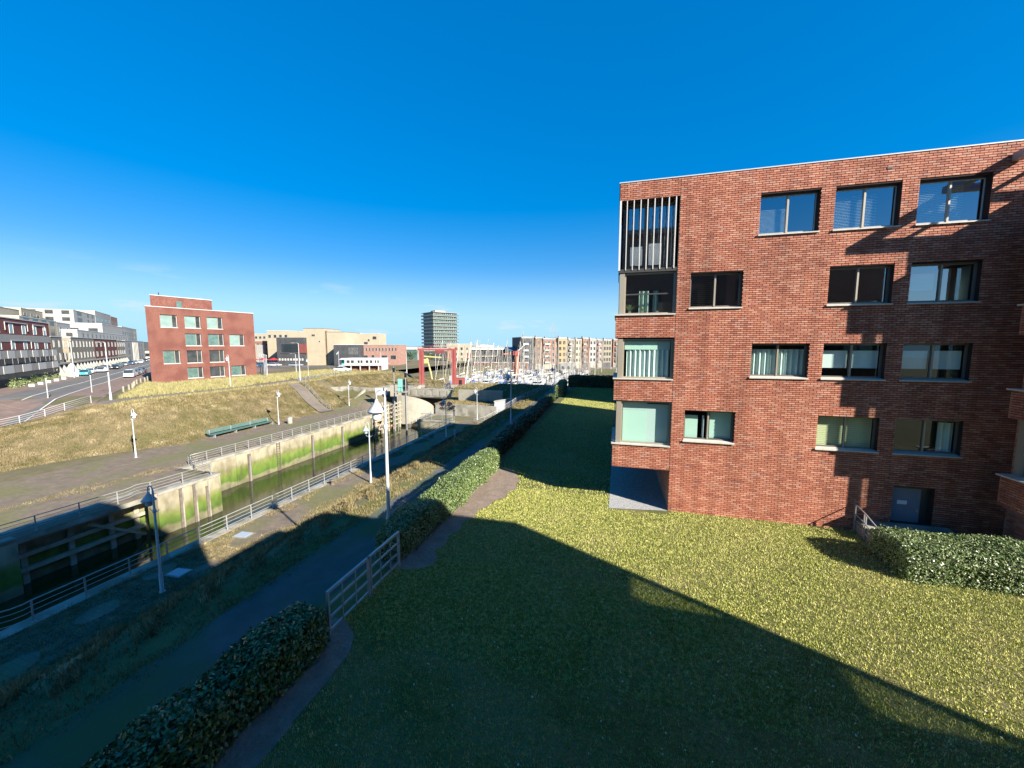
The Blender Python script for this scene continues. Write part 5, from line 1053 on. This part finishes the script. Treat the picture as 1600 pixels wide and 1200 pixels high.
far(-104, 194, FZ, 24, 12, 3, 10.4, 'cladding_grey', [], 'long low shed behind the red gantry', trim='white_paint', parts=[('front', MB().box(0, 24, -.06, 0, -1, 6), 'cladding_black')])
far(-81.1, 174.8, FZ, 11.7, 9, .5, 12.7, 'render_cream', gridw(0, 11.7, 4, 1.1, 1.5, 2.6, 4, 1.4), 'cream and brick house between the gantry and the long hall', parts=[('brick_panel', MB().box(.1, 4.5, -.05, 0, 3.4, 9.8), 'orange_brick'), ('red_panel', MB().box(10, 11.6, -.08, 0, 5.6, 7.8), 'red_steel')])
rw_ = thing('round_pavilion', 'low round white topped pavilion above the long hall roof', 'building', (-68, 190, .5)); MB().lathe([(5.2, 0), (5.2, 10.6), (5.6, 10.8), (5.6, 11.6), (0.001, 12.3)], 20).build('wall', 'white_paint', rw_)
far(-72.4, 182.4, FZ, 20.1, 10, .5, 11.2, 'cladding_black', gridw(0, 20, 9, 1.4, 6.9, 1, 1, 2.0), 'long low quay hall with a white roof edge', trim='white_paint', parts=[('white_fascia', MB().box(0, 20, -.7, 0, 9.4, 10.5), 'white_paint'), ('floor_band', MB().box(0, 20, -.5, 0, 5.9, 6.5), 'concrete')])
hw = far(-53.2, 181.8, FZ, 8.6, 10, .5, 9.6, 'cladding_black', [], 'dark hall with a sloping blue grey roof', trim=None, parts=[('roof', MB().hexa([(0, -.4, 9.1), (8.6, -.4, 9.1), (8.6, 10, 9.1), (0, 10, 9.1), (0, -.4, 9.2), (8.6, -.4, 9.2), (8.6, 5, 11.4), (0, 5, 10.4)]), 'tile_blue')])
AP = [(-44.4, 179.7, 6.1, 16.0, 'cladding_black', 2, 'black fronted apartment house at the left end of the marina row'), (-38.6, 184.2, 3.3, 16.2, 'brown_brick', 1, 'narrow brown marina house beside the black one'), (-35.3, 187.3, 6.6, 16.1, 'orange_brick', 3, 'orange brick marina house with wide windows'),
      (-28.5, 191.2, 4.6, 15.8, 'ochre', 2, 'ochre marina house right of the orange brick one'), (-23.9, 194.6, 3.4, 15.6, 'greybrick_far', 2, 'grey marina house fourth from the black one'), (-20.5, 197.5, 3.2, 15.9, 'render_cream', 2, 'cream marina house behind the tallest masts'),
      (-17.2, 200.5, 3.3, 15.8, 'orange_brick', 2, 'rust coloured marina house with pale grid windows'), (-13.9, 203.5, 3.8, 15.7, 'render_white', 2, 'white marina house in the middle of the row'), (-10.2, 206.6, 3.0, 15.7, 'pink_brick', 2, 'pink marina house right of the white one'),
      (-7.1, 209.4, 4.8, 15.1, 'greybrick_far', 3, 'lower pale marina house with a white top'), (-2.2, 212.9, 14, 15.8, 'orange_brick', 6, 'orange marina house half hidden by the brick corner')]
for i, (x, y, L_, z1, m, nw, lab) in enumerate(AP):
    H_ = z1 - .5 - (i % 3) * .35
    pr = [('parapet', MB().box(0, L_, -.1, 0, H_ - .6, H_), 'concrete' if i % 2 else 'roof_grey'), ('ground_front', MB().box(.1, L_ - .1, -.08, 0, -1, 2.6), ('cladding_black', 'concrete', 'concrete_pale')[i % 3]), ('roof_unit', MB().box(L_ * .3, L_ * .3 + 1.0, 2, 3, H_, H_ + 1.1), 'roof_grey')]
    for k in range(4):
        if i % 2 == 0: pr.append(('balcony', MB().box(L_ * .08, L_ * .55, -.9, 0, 2.8 + k * 3, 3.7 + k * 3), 'cladding_grey' if i else 'steel_dull'))
    far(x, y, FZ + 22, L_ * 1.08, 12, .5, .5 + H_, m, gridw(0, L_, nw, min(1.3, L_ / nw * .62), 3.3, 2.95, 4, 1.7), lab, name='marina_house', group='marina apartment houses', parts=pr, fr='frame_light' if i % 3 else 'frame_dark')
# slim dark roof posts / chimneys on the row
# tower block
tw = thing('tower_block', 'tall apartment tower with a balcony slab at every floor', 'tower', (-151.5, 300.7, 2), R(15.3 + 40))
TL, TD = 24, 20; nf = 13; fh = 2.95
MB().box(.6, TL - .6, .6, TD - .6, 0, nf * fh + .2).build('core', 'tower_glass', tw)
slab_me = MB().box(-.9, TL + .9, -.9, TD + .9, 0, .28).mesh('floor_slab', 'cladding_grey'); rl = MB().box(-.85, TL + .85, -.86, -.8, .35, 1.3).box(-.86, -.8, -.8, TD + .85, .35, 1.3).mesh('balustrade', 'glass_green')
for k in range(1, nf + 1):
    o = put('floor_slab', slab_me, tw, loc=(0, 0, k * fh))
    if k < nf: put('balustrade', rl, o)
mu = MB()
for k in range(nf):
    for j in range(12):
        x = .6 + j * (TL - 1.2) / 12; wd = .9 if (j + k) % 3 else 1.4
        mu.box(x, x + wd * .5, .45, .6, k * fh + .35, (k + 1) * fh)
    for j in range(10):
        y = .6 + j * (TD - 1.2) / 10; mu.box(.45, .6, y, y + (.5 if (j + k) % 3 else .9), k * fh + .35, (k + 1) * fh)
mu.build('wall_panels', 'concrete_pale', tw)['kind'] = 'stuff'
MB().box(4, 14, 4, 12, nf * fh + .3, nf * fh + 2).build('roof_house', 'cladding_grey', tw)
# red lifting gantry beside the marina entrance
gn = thing('red_gantry', 'pair of tall salmon red gantry towers joined by a cross beam', 'gantry', (-42.7, 77.9, 3.2), R(15.3))
for x in (0, 7.3):
    for a, b, m in ((0, .42, 'red_steel'), (.5, .95, 'red_steel')): MB().box(x + a - .2, x + b - .2, -.35, .35, 0, 8.1).build('column', m, gn)
    MB().box(x - .14, x + .70, -.12, .12, .1, 8.0).build('web', 'orange_steel', gn); MB().box(x - .4, x + .95, -.5, .5, -.6, .0).build('footing', 'concrete', gn)
MB().box(-.5, 8.4, -.3, .3, 7.75, 8.15).build('cross_beam', 'red_steel', gn); MB().box(3.4, 5.4, -.45, .45, 7.1, 7.75).build('trolley', 'darkbrick_far', gn)
MB().tube([(-.4, 0, 8.15), (-.4, 0, 8.7), (8.3, 0, 8.7), (8.3, 0, 8.15)], .04, 5).build('hand_rail', 'red_steel', gn)
MB().tube([(2, 0, 8.15), (3.6, 0, 9.2), (4.6, 0, 8.15)], .06, 5).build('brace', 'red_steel', gn)
sh = thing('red_shed', 'small red hut right of the gantry tower', 'hut', (-36.2, 82.2, 2.2), R(15.3))
MB().box(0, 2.1, 0, 2, 0, 2.4).build('wall', 'red_steel', sh); MB().box(-.1, 2.2, -.15, 2.1, 2.4, 2.55).build('roof', 'concrete_pale', sh); MB().box(.9, 1.6, -.04, 0, 0, 1.9).build('door', 'black', sh)
# orange jib crane and yellow crane in the marina
cr_ = thing('jib_crane', 'orange red jib crane with a white arm between the masts', 'crane', (-32.8, 125.8, .6), R(15.3))
MB().lathe([(.8, 0), (.7, 7.4), (.9, 8.2)], 12).build('column', 'orange_steel', cr_); MB().box(-1.2, 1.2, -1, 1, 8.2, 9.6).build('slew_head', 'red_steel', cr_)
MB().bar((-4.4, 0, 8.6), (0, 0, 8.9), .4, .5).build('counter_arm', 'orange_steel', cr_); MB().bar((0, 0, 9.3), (3.4, 0, 12.2), .22, .3).build('jib', 'white_paint', cr_)
MB().tube([(3.4, 0, 12.2), (1.0, 0, 9.7)], .05, 5).build('stay', 'black', cr_)
yc = thing('yellow_crane', 'yellow boat crane with a bent arm left of the masts', 'crane', (-48.6, 95.6, .6), R(15.3))
MB().tube([(0, 0, 0), (-.6, 0, 4), (-1.6, 0, 8)], .28, 8, .2).build('mast', 'yellow_steel', yc); MB().bar((-3.6, 0, 8.6), (2.4, 0, 8.2), .25, .35).build('arm', 'yellow_steel', yc); MB().box(-2.6, -1.2, -.4, .4, 6.6, 7.8).build('winch', 'yellow_steel', yc)
# control cabinet and platform near the guide works
cb = thing('control_cabinet', 'tall green control cabinet on a railed platform above the canal', 'cabinet', (-37.9, 60.2, 0), R(15.3))
for x in (.1, 1.5): MB().box(x, x + .14, 0, .14, -4, 3.7).build('leg', 'concrete', cb)
MB().box(-.3, 1.9, -.4, 1.2, 3.7, 3.85).build('platform', 'concrete', cb); MB().box(.3, 1.1, 0, .6, 3.85, 6.1).build('cabinet', 'cabinet_green', cb, bevel=.03)
MB().box(.38, 1.02, -.03, 0, 3.95, 5.9).build('door', 'cabinet_green', cb); MB().box(1.25, 1.9, .1, .6, 4.4, 6.0).build('signal_box', 'black', cb)
for x in (-.28, .25, 1.2, 1.88): MB().box(x - .02, x + .02, -.4, -.36, 3.85, 4.9).build('rail_post', 'steel', cb)
MB().box(-.3, 1.9, -.4, -.36, 4.86, 4.92).build('rail', 'steel', cb)
for xy, zz, lab in (((-39.3, 61.8), 8.2, 'slim signal mast beside the green cabinet'), ((-36.2, 60.6), 7.4, 'second signal mast right of the green cabinet')):
    p = thing('signal_mast', lab, 'mast', (xy[0], xy[1], -4)); MB().lathe([(.12, 0), (.08, 4 + zz)], 8).build('pole', 'steel_dull', p); MB().box(-.2, .2, -.1, .1, 3 + zz, 3.8 + zz).build('signal_head', 'black', p)
sb2 = thing('storage_box', 'concrete storage bunker with a dark side left of the green cabinet', 'bunker', (-43.2, 66.5, 2.0), R(15.3)); MB().box(0, 2.2, 0, 1.6, 0, 2.2).build('body', 'concrete_pale', sb2); MB().box(2.2, 3.0, .1, 1.6, 0, 2.0).build('door', 'black', sb2)
ws = thing('information_board', 'pale information board behind the central lamp hood', 'sign board', (-44.3, 63.2, 1), R(15.3)); MB().box(0, 2.2, 0, .12, 1.6, 3.0).build('board', 'white_paint', ws); MB().box(.2, .3, .02, .1, -1, 1.6).box(1.9, 2.0, .02, .1, -1, 1.6).build('post', 'steel', ws)
bs = thing('playground_wheel', 'round blue and white spinning wheel on the grass near the brick terrace', 'wheel', (-73.6, 93.9, 1.8), R(15.3 - 10))
w_ = MB(); w_.tube([(1.25 * math.cos(a), 0, 1.5 + 1.25 * math.sin(a)) for a in np.linspace(0, 2 * math.pi, 25)], .14, 6); w_.build('rim', 'blue_paint', bs); MB().tube([(.6 * math.cos(a), 0, 1.5 + .6 * math.sin(a)) for a in np.linspace(0, 2 * math.pi, 17)], .2, 6).build('hub_ring', 'white_paint', bs); MB().lathe([(.3, -.1), (.3, .1), (.001, .12)], 10, (0, 0, 1.5)).build('hub', 'teal_paint', bs); MB().box(-1.3, 1.6, -.2, .2, 0, .2).build('stand', 'steel_dull', bs)
# flagpoles beside the detached block
fpm = MB().lathe([(.09, 0), (.05, 5.6)], 8).mesh('flagpole', 'lamp_white', smooth=True) if False else None
for k, (x, y, z) in enumerate([(-86.5, 76.4, 4.4), (-85.0, 75.6, 4.4), (-83.5, 74.8, 4.4), (-82.2, 74.0, 4.3), (-80.9, 73.2, 4.2)]):
    p = thing('flagpole', ORD[k] + ' bare white flagpole from the detached brick block', 'flagpole', (x, y, z), group='bare flagpoles'); MB().lathe([(.10, 0), (.05, 5.4)], 8).build('pole', 'lamp_white', p); MB().lathe([(.12, 5.4), (.12, 5.5), (.001, 5.6)], 8).build('cap', 'lamp_white', p)
fg = thing('flagpole', 'white flagpole with a small flag at the pavilion corner', 'flagpole', (-81.6, 98.8, 3)); MB().lathe([(.09, 0), (.05, 7.4)], 8).build('pole', 'lamp_white', fg); MB().face([(0, 0, 7.3), (-.9, .1, 6.6), (-.7, 0, 6.2), (0, 0, 6.9)]).build('flag', 'blind_white', fg)
# steps down the green slope
stp = thing('stairway', 'long concrete stairway with handrails down the green slope', 'stairs', (-84.5, 99, 4.6))
for k in range(14): MB().box(k * .8, k * .8 + .8, -k * .62 - 1.2, -k * .62 + 1.2, -4, .1 - k * .24).build('step', 'concrete', stp)
for s in (-1.25, 1.25): MB().tube([(0, s, 1.1), (11, s - 8.6, -2.3)], .06, 6).build('handrail', 'darkbrick_far' if s > 0 else 'steel', stp)

# ------------------------------------------------------------------ cars
def car(x, y, z, rz, m, label, kind='hatch', group='parked cars'):
    t = thing('parked_car', label, 'van' if kind == 'van' else 'car', (x, y, z), rz, group)
    L_, W_ = 4.3, 1.76
    if kind == 'van': low = [(-2.2, .3), (2.2, .3), (2.25, .8), (2.1, 1.05), (-2.2, 1.05)]; top = [(1.75, 1.05), (1.1, 1.82), (-2.15, 1.85), (-2.2, 1.05)]
    elif kind == 'estate': low = [(-2.15, .3), (2.15, .3), (2.2, .6), (2.1, .82), (1.1, .95), (-2.15, .98)]; top = [(1.1, .95), (.45, 1.45), (-1.7, 1.5), (-2.1, .98)]
    else: low = [(-2.05, .3), (2.05, .3), (2.15, .6), (2.0, .8), (1.05, .95), (-2.05, 1.0)]; top = [(1.05, .95), (.35, 1.44), (-1.2, 1.46), (-2.0, 1.0)]
    def ext(prof, w0, w1):
        mb = MB(); n = len(prof); zs = [p[1] for p in prof]; lo, hi = min(zs), max(zs)
        def wy(z): return w0 + (w1 - w0) * (z - lo) / (hi - lo)
        for s in (-1, 1): mb.v += [(p[0], s * wy(p[1]), p[1]) for p in prof]
        mb.f.append(tuple(range(n))); mb.f.append(tuple(range(2 * n - 1, n - 1, -1)))
        for k in range(n): a, b = k, (k + 1) % n; mb.f.append((a, a + n, b + n, b))
        return mb
    ext(low, W_ / 2, W_ / 2 - .04).build('body', m, t, bevel=.05)
    g = ext(top, W_ / 2 - .05, W_ / 2 - .22).build('window_band', 'glass_dark', t)
    zt = top[1][1]; MB().box(top[2][0] + .12, top[1][0] - .05, -W_ / 2 + .23, W_ / 2 - .23, zt - .01, zt + .045).build('roof', m, t, bevel=.03)
    for s in (-1, 1):
        MB().bar((top[0][0], s * (W_ / 2 - .05), .96), (top[1][0], s * (W_ / 2 - .21), zt), .06, .06).build('pillar', m, t)
        if kind == 'van': MB().box(-2.1, .2, s * (W_ / 2 - .06) - .01, s * (W_ / 2 - .06) + .01, 1.0, 1.7).build('side_panel', m, t)
        MB().box(2.12, 2.2, s * .62 - .17, s * .62 + .17, .58, .74).build('headlight', 'lamp_glass', t); MB().box(-2.19, -2.1, s * .68 - .12, s * .68 + .12, .7, .9).build('tail_light', 'car_red', t)
        for xx in (-1.3, 1.35):
            w = MB(); w.tube([(xx, s * .72, .33), (xx, s * .90, .33)], .33, 14); tr = w.build('wheel', 'rubber', t); w = MB(); w.tube([(xx, s * .88, .33), (xx, s * .915, .33)], .19, 10); w.build('rim', 'steel', tr)
    return t
AX = RZ
cars = [(34.5, -26.6, 'teal_paint', 'hatch', 'turquoise and black hatchback at the left end of the parked row', 0), (42, -27.3, 'car_white', 'hatch', 'white hatchback behind the turquoise car', 0), (50, -27.3, 'car_black', 'estate', 'dark suv third from the left of the parked row', 0), (57.5, -27.6, 'car_blue', 'hatch', 'dark blue car beside the silver one', 0),
        (64, -26.6, 'car_silver', 'estate', 'silver estate car in the middle of the parked row', 0), (73, -27.3, 'car_black', 'hatch', 'black hatchback behind the tall street light', 0), (81, -27.3, 'car_grey', 'estate', 'grey estate car below the red row house', 0), (90, -27.0, 'car_blue', 'hatch', 'navy hatchback left of the white estate', 0),
        (104, -26.2, 'car_white', 'estate', 'white estate car on the far side of the road bend', 0), (116, -26.4, 'car_black', 'estate', 'black suv behind the white estate', 0), (136, -26, 'car_white', 'van', 'white van in front of the white row house', 0), (158, -26, 'car_grey', 'hatch', 'grey car farthest along the house fronts', 0),
        (38.3, -29.2, 'car_silver', 'hatch', 'silver car half behind the turquoise hatchback', 0), (46, -26.0, 'car_silver', 'hatch', 'pale silver hatchback second in the parked row', 0), (60.5, -25.9, 'car_black', 'hatch', 'black hatchback in front of the silver estate', 0), (69, -26.9, 'car_grey', 'hatch', 'dark grey hatchback after the silver estate', 0), (96, -26.8, 'car_silver', 'hatch', 'silver hatchback between the navy car and the white estate', 0), (126, -26.2, 'car_grey', 'estate', 'grey estate car between the black suv and the van', 0), (146, -26, 'car_black', 'hatch', 'dark car just behind the white van', 0),
        (84, -16.6, 'car_white', 'van', 'white van on the near side of the road', 3.14), (92, -16.6, 'car_grey', 'hatch', 'grey car behind the near side white van', 3.14), (99, -16.6, 'car_silver', 'estate', 'silver car near the detached block', 3.14), (107, -16.6, 'car_black', 'hatch', 'black car closest to the detached block', 3.14)]
for t_, n_, m, kd, lab, ro in cars:
    t_ = 34.5 + (t_ - 34.5) * 1.28 if ro == 0 else 20 + (t_ - 84) * .85
    p = roadpt(t_, n_); car(p[0], p[1], (max(float(hr(p[0], p[1])), 4.4) if p[0] < -98 else float(hr(p[0], p[1]))) + .1, AX + math.pi + ro + random.uniform(-.04, .04), m, lab, kd)
struct('road', MB().face([(-140, 98, 4.5), (-84, 112, 4.5), (-82, 120, 4.5), (-140, 106, 4.5)]), 'road')
for x, y, m, lab in ((-128, 109, 'car_black', 'black car parked before the hall at left'), (-123.5, 110, 'car_blue', 'dark blue car parked before the black hall'), (-119.3, 111, 'car_silver', 'silver blue car in front of the black hall'), (-111.5, 112.8, 'car_grey', 'grey green car right of the silver blue one'), (-132, 108, 'car_red', 'red car at the edge of the detached block'), (-77.4, 94.9, 'car_white', 'white car on the grass below the brick terrace')):
    car(x, y, float(h_left(x, y)) + .02 if x > -100 else 4.52, R(15.3) + .1, m, lab, 'estate' if x < -110 else 'hatch')
for k, (x, y, m) in enumerate([(-97.5, 119.5, 'teal_paint'), (-91, 121.5, 'blue_paint')]):
    c = thing('market_stall', ('pale turquoise awning', 'blue striped awning')[k] + ' under the cream hall wall', 'awning', (x, y, 4.4), R(15.3)); MB().box(0, 5.5, 0, .2, 0, 2.6).build('glass_wall', m, c); MB().hexa([(-.2, -1.6, 2.5), (5.7, -1.6, 2.5), (5.7, .3, 3.0), (-.2, .3, 3.0), (-.2, -1.6, 2.6), (5.7, -1.6, 2.6), (5.7, .3, 3.1), (-.2, .3, 3.1)]).build('canopy', 'white_paint', c)
for k in range(3):
    c = thing('parasol', ('left', 'middle', 'right')[k] + ' red parasol before the black hall', 'parasol', (-131 + k * 3.6, 113 + k, 4.5)); MB().lathe([(.03, 0), (.03, 2.4)], 6).build('pole', 'white_paint', c); MB().lathe([(1.8, 2.2), (1.75, 2.3), (.001, 3.0)], 10).build('canopy', 'car_red', c)
# front gardens of the row houses
for k in range(12):
    p = roadpt(0 + k * 2.3 + random.uniform(-.4, .4), -29.4 + random.uniform(-.4, .4)); shrub(p[0], p[1], 4.45, random.uniform(.5, .9), random.uniform(.9, 1.7), 'garden shrub, ' + ORD[k] + ' from the left before the dark red terrace', 'leaf' if k % 2 else 'leaf_pale', 160, 'garden shrubs at the red terrace')
for k in range(9):
    p = roadpt(44 + k * 7.1, -29.6); shrub(p[0], p[1], 4.45, .9, 1.8, 'garden shrub, ' + ORD[k] + ' from the left before the arcade piers', 'leaf' if k % 2 else 'leaf_dark', 160, 'garden shrubs at the arcade')
for k, tt in enumerate((2, 6.5, 11, 16, 21)):
    p = roadpt(tt, -27.2); c = thing('planter', 'low white planter, ' + ORD[k] + ' from the left before the red terrace', 'planter', (p[0], p[1], 4.5), RZ, 'white planters'); MB().box(-.9, .9, -.35, .35, 0, .5).build('tub', 'white_paint', c); MB().box(-.8, .8, -.28, .28, .5, .56).build('soil', 'soil', c)
p = roadpt(30.5, -28); c = thing('tent', 'small pointed white tent at the corner of the red terrace', 'tent', (p[0], p[1], 4.5), RZ); MB().lathe([(1.1, 0), (1.1, 1.6), (.001, 3.4)], 4).build('canvas', 'white_paint', c)

# ------------------------------------------------------------------ marina boats
def hull_mesh(L_, B_, m):
    mb = MB(); secs = []
    for u, w, s in ((-1, .72, .0), (-.6, .92, 0), (0, 1, 0), (.5, .78, .06), (.85, .35, .16), (1, .02, .28)):
        x = u * L_ / 2; h = 1.05 + s; b = w * B_ / 2; secs.append([(x, -b, h), (x, -b * .8, .25), (x * .93, 0, -.25), (x, b * .8, .25), (x, b, h)])
    for s in secs: mb.v += s
    n = 5
    for k in range(len(secs) - 1):
        for j in range(4): a = k * n + j; mb.f.append((a, a + 1, a + 1 + n, a + n))
        mb.f.append((k * n + 4, k * n, (k + 1) * n, (k + 1) * n + 4))
    mb.f.append((0, 4, 3, 2, 1)); return mb.mesh('hull', m)
def sailboat(L_, B_, mastH, hullm, cover, furled=True):
    t = thing('sailing_boat', 'moored sailing boat', 'sailing boat', (0, 0, 0), group='moored sailing boats')
    put('hull', hull_mesh(L_, B_, hullm), t)
    k_ = L_ / 9
    MB().hexa([(-1.6 * k_, -.85, 1.05), (1.9 * k_, -.6, 1.1), (1.9 * k_, .6, 1.1), (-1.6 * k_, .85, 1.05), (-1.5 * k_, -.7, 1.55), (1.1 * k_, -.45, 1.5), (1.1 * k_, .45, 1.5), (-1.5 * k_, .7, 1.55)]).build('cabin', 'white_paint', t, bevel=.04)
    MB().box(-1.2 * k_, .8 * k_, -.80, .80, 1.22, 1.38).build('cabin_window', 'glass_dark', t)
    MB().tube([(.6 * k_, 0, 1.2), (.6 * k_, 0, mastH)], .10, 6, .07).build('mast', 'alu', t)
    MB().tube([(.6 * k_, 0, 2.2), (-3.1 * k_, 0, 2.15)], .06, 6).build('boom', 'alu', t); MB().tube([(.5 * k_, 0, 2.45), (-1.2 * k_, 0, 2.42), (-3.0 * k_, 0, 2.28)], .2, 7, .1).build('sail_cover', cover, t)
    st = MB(); st.tube([(4.3 * k_, 0, 1.2), (.6 * k_, 0, mastH - .3)], .045, 4); st.tube([(-4.2 * k_, 0, 1.1), (.6 * k_, 0, mastH - .1)], .018, 4); 
    for s in (-1, 1): st.tube([(.4 * k_, s * B_ * .45, 1.1), (.6 * k_, 0, mastH * .72)], .018, 4)
    st.build('rigging', 'alu', t); MB().box(.6 * k_ - .03, .6 * k_ + .03, -.7, .7, mastH * .6, mastH * .6 + .06).build('spreader', 'alu', t)
    return t
def motorboat(L_, hullm):
    t = thing('motor_boat', 'moored white motor boat', 'motor boat', (0, 0, 0), group='moored motor boats'); put('hull', hull_mesh(L_, 2.9, hullm), t)
    MB().hexa([(-2.2, -1.1, 1.05), (2.0, -.9, 1.1), (2.0, .9, 1.1), (-2.2, 1.1, 1.05), (-2.0, -.95, 2.3), (.8, -.8, 2.3), (.8, .8, 2.3), (-2.0, .95, 2.3)]).build('cabin', 'white_paint', t, bevel=.05)
    MB().hexa([(-1.9, -1.08, 1.55), (1.5, -.9, 1.55), (1.5, .9, 1.55), (-1.9, 1.08, 1.55), (-1.9, -1.02, 2.1), (1.2, -.87, 2.1), (1.2, .87, 2.1), (-1.9, 1.02, 2.1)]).build('cabin_window', 'glass_dark', t); return t
protos = [sailboat(9, 2.9, 12.5, 'hull_white', 'canvas_blue'), sailboat(10.5, 3.2, 14, 'hull_white', 'canvas_cream'), sailboat(8, 2.6, 11, 'hull_blue', 'canvas_blue'), sailboat(9.5, 3, 13, 'hull_white', 'white_paint'), motorboat(8, 'hull_white'), motorboat(9, 'hull_white')]
used = set(); nb = 0
PLL = 'white pontoon walkway between the rows of moored boats'
def desc(p, row, i):
    k = protos.index(p); base = ('sailing boat with blue sail cover', 'large sailing boat, cream sail cover', 'blue hulled sailing boat', 'sailing boat with white sail cover', 'small white cruiser', 'larger white cruiser')[k]
    where = ('in the nearest row', 'in the second marina row', 'in the third marina row', 'in the fourth marina row', 'in the fifth marina row', 'in the farthest marina row')[row]
    return base + ', ' + ORD[min(i, 37)] + ' from the left ' + where
rows = [(87, -47, 24), (97, -48, 26), (110, -50, 28), (124, -52, 30), (140, -54, 34), (158, -56, 36)]
for ri, (y0, xa, xb) in enumerate(rows):
    x = xa + random.uniform(0, 2); i = 0
    while x < xb:
        if not (x < -42 and ri == 0) and x < -.5 + y0 * .02 + 4:
            p = protos[random.choice([0, 0, 1, 2, 3, 3, 0, 4, 5])] ; yy = y0 + random.uniform(-.6, .6) + (4.5 if i % 2 else 0); rz = R(90 + random.uniform(-5, 5)) + (math.pi if i % 2 else 0)
            key = id(p)
            if key not in used: used.add(key); p.location = (x, yy, .3); p.rotation_euler = (0, 0, rz); p['label'] = desc(p, ri, i)
            else: q = dup(p, (x, yy, .3), rz, desc(p, ri, i), 1 + random.uniform(-.1, .12))
        x += 3.0 + random.uniform(0, 1.2) + ri * .2; i += 1
    pt = thing('pontoon', PLL if ri == 0 else ('second', 'third', 'fourth', 'fifth', 'sixth')[ri - 1] + ' pontoon walkway counted from the embankment', 'pontoon', (xa, y0 + 6.4, .3)); MB().box(0, xb - xa, 0, 1.4, .1, .5).build('deck', 'timber', pt)
    for k in range(int((xb - xa) / 9)): MB().lathe([(.16, -1), (.16, 3.2), (.001, 3.5)], 8, (k * 9 + 3, 1.5, 0)).build('pile', 'timber_dark', pt)
for (x, y, h_, lab) in ((-21.5, 128, 19.5, 'tallest white mast of a large yacht before the cream marina house'), (-30.2, 122, 16.6, 'tall white mast of a yacht before the black marina house'), (-26.2, 118, 15.4, 'tall mast just right of the orange crane')):
    t = sailboat(13, 3.8, h_, 'hull_white', 'canvas_cream'); t.location = (x, y, .3); t.rotation_euler = (0, 0, R(60)); t['label'] = lab
unused = [p for p in protos if id(p) not in used]
# marina houses' sign, street clutter on the quay: kiosk rows along the far quay
for k, (x, y, m, lab) in enumerate([(-66, 172, 'redbrick_far', 'low reddish kiosk on the marina quay at left'), (-57, 172.5, 'brown_brick', 'low brown kiosk on the marina quay'), (-47, 173, 'orange_brick', 'low orange kiosk on the marina quay'), (-25, 176, 'render_white', 'low white kiosk on the marina quay below the houses')]):
    far(x, y, FZ - 8, 7, 4, .5, 4.0, m, gridw(0, 7, 3, 1.4, .8, 1, 1, 1.4), lab, name='kiosk')
# trees beyond the strip sheds
def tree(x, y, z, h, r, label, group=None):
    t = thing('tree', label, 'tree', (x, y, z), group=group)
    tb = MB(); tb.tube([(0, 0, 0), (.1, .05, h * .45), (.0, .1, h * .7)], .22, 7, .1)
    for k in range(6): a = k * 1.05; tb.tube([(0, .05, h * (.4 + .04 * k)), (math.cos(a) * r * .6, math.sin(a) * r * .6, h * (.7 + .03 * k))], .07, 5, .02)
    tb.build('trunk', 'bark', t)
    n = 900; cen = rng.normal(size=(12, 3)) * np.array([r * .45, r * .45, h * .14]) + np.array([0, 0, h * .72]); ci = rng.integers(0, 12, n); u = rng.normal(size=(n, 3)); u /= np.linalg.norm(u, axis=1)[:, None]
    P = cen[ci] + u * r * .42 * rng.uniform(.6, 1.1, n)[:, None] + np.array([x, y, z]); leaves(P, u, .22, 'leaf_dark', 'crown', t, (x, y, z)); return t
for x, y, h_, r_, l in ((-101, 160, 6.5, 3, 'round tree left of the gantry in front of the shed'), (-94, 163, 6, 2.8, 'second round tree before the long shed'), (-87, 168, 6.5, 2.8, 'third round tree beside the cream quay house')):
    tree(x, y, 3, h_, r_, l)
patch('mound', -66, -50, 100, 175, 8, 20, lambda x, y: np.maximum(2.7 * ss(-50.5, -54, x), .2), 'grass_dry')
patch('mound', -110, -66, 100, 177, 8, 20, lambda x, y: 4.4 + 0 * x, 'grass_dry', dz=.03)
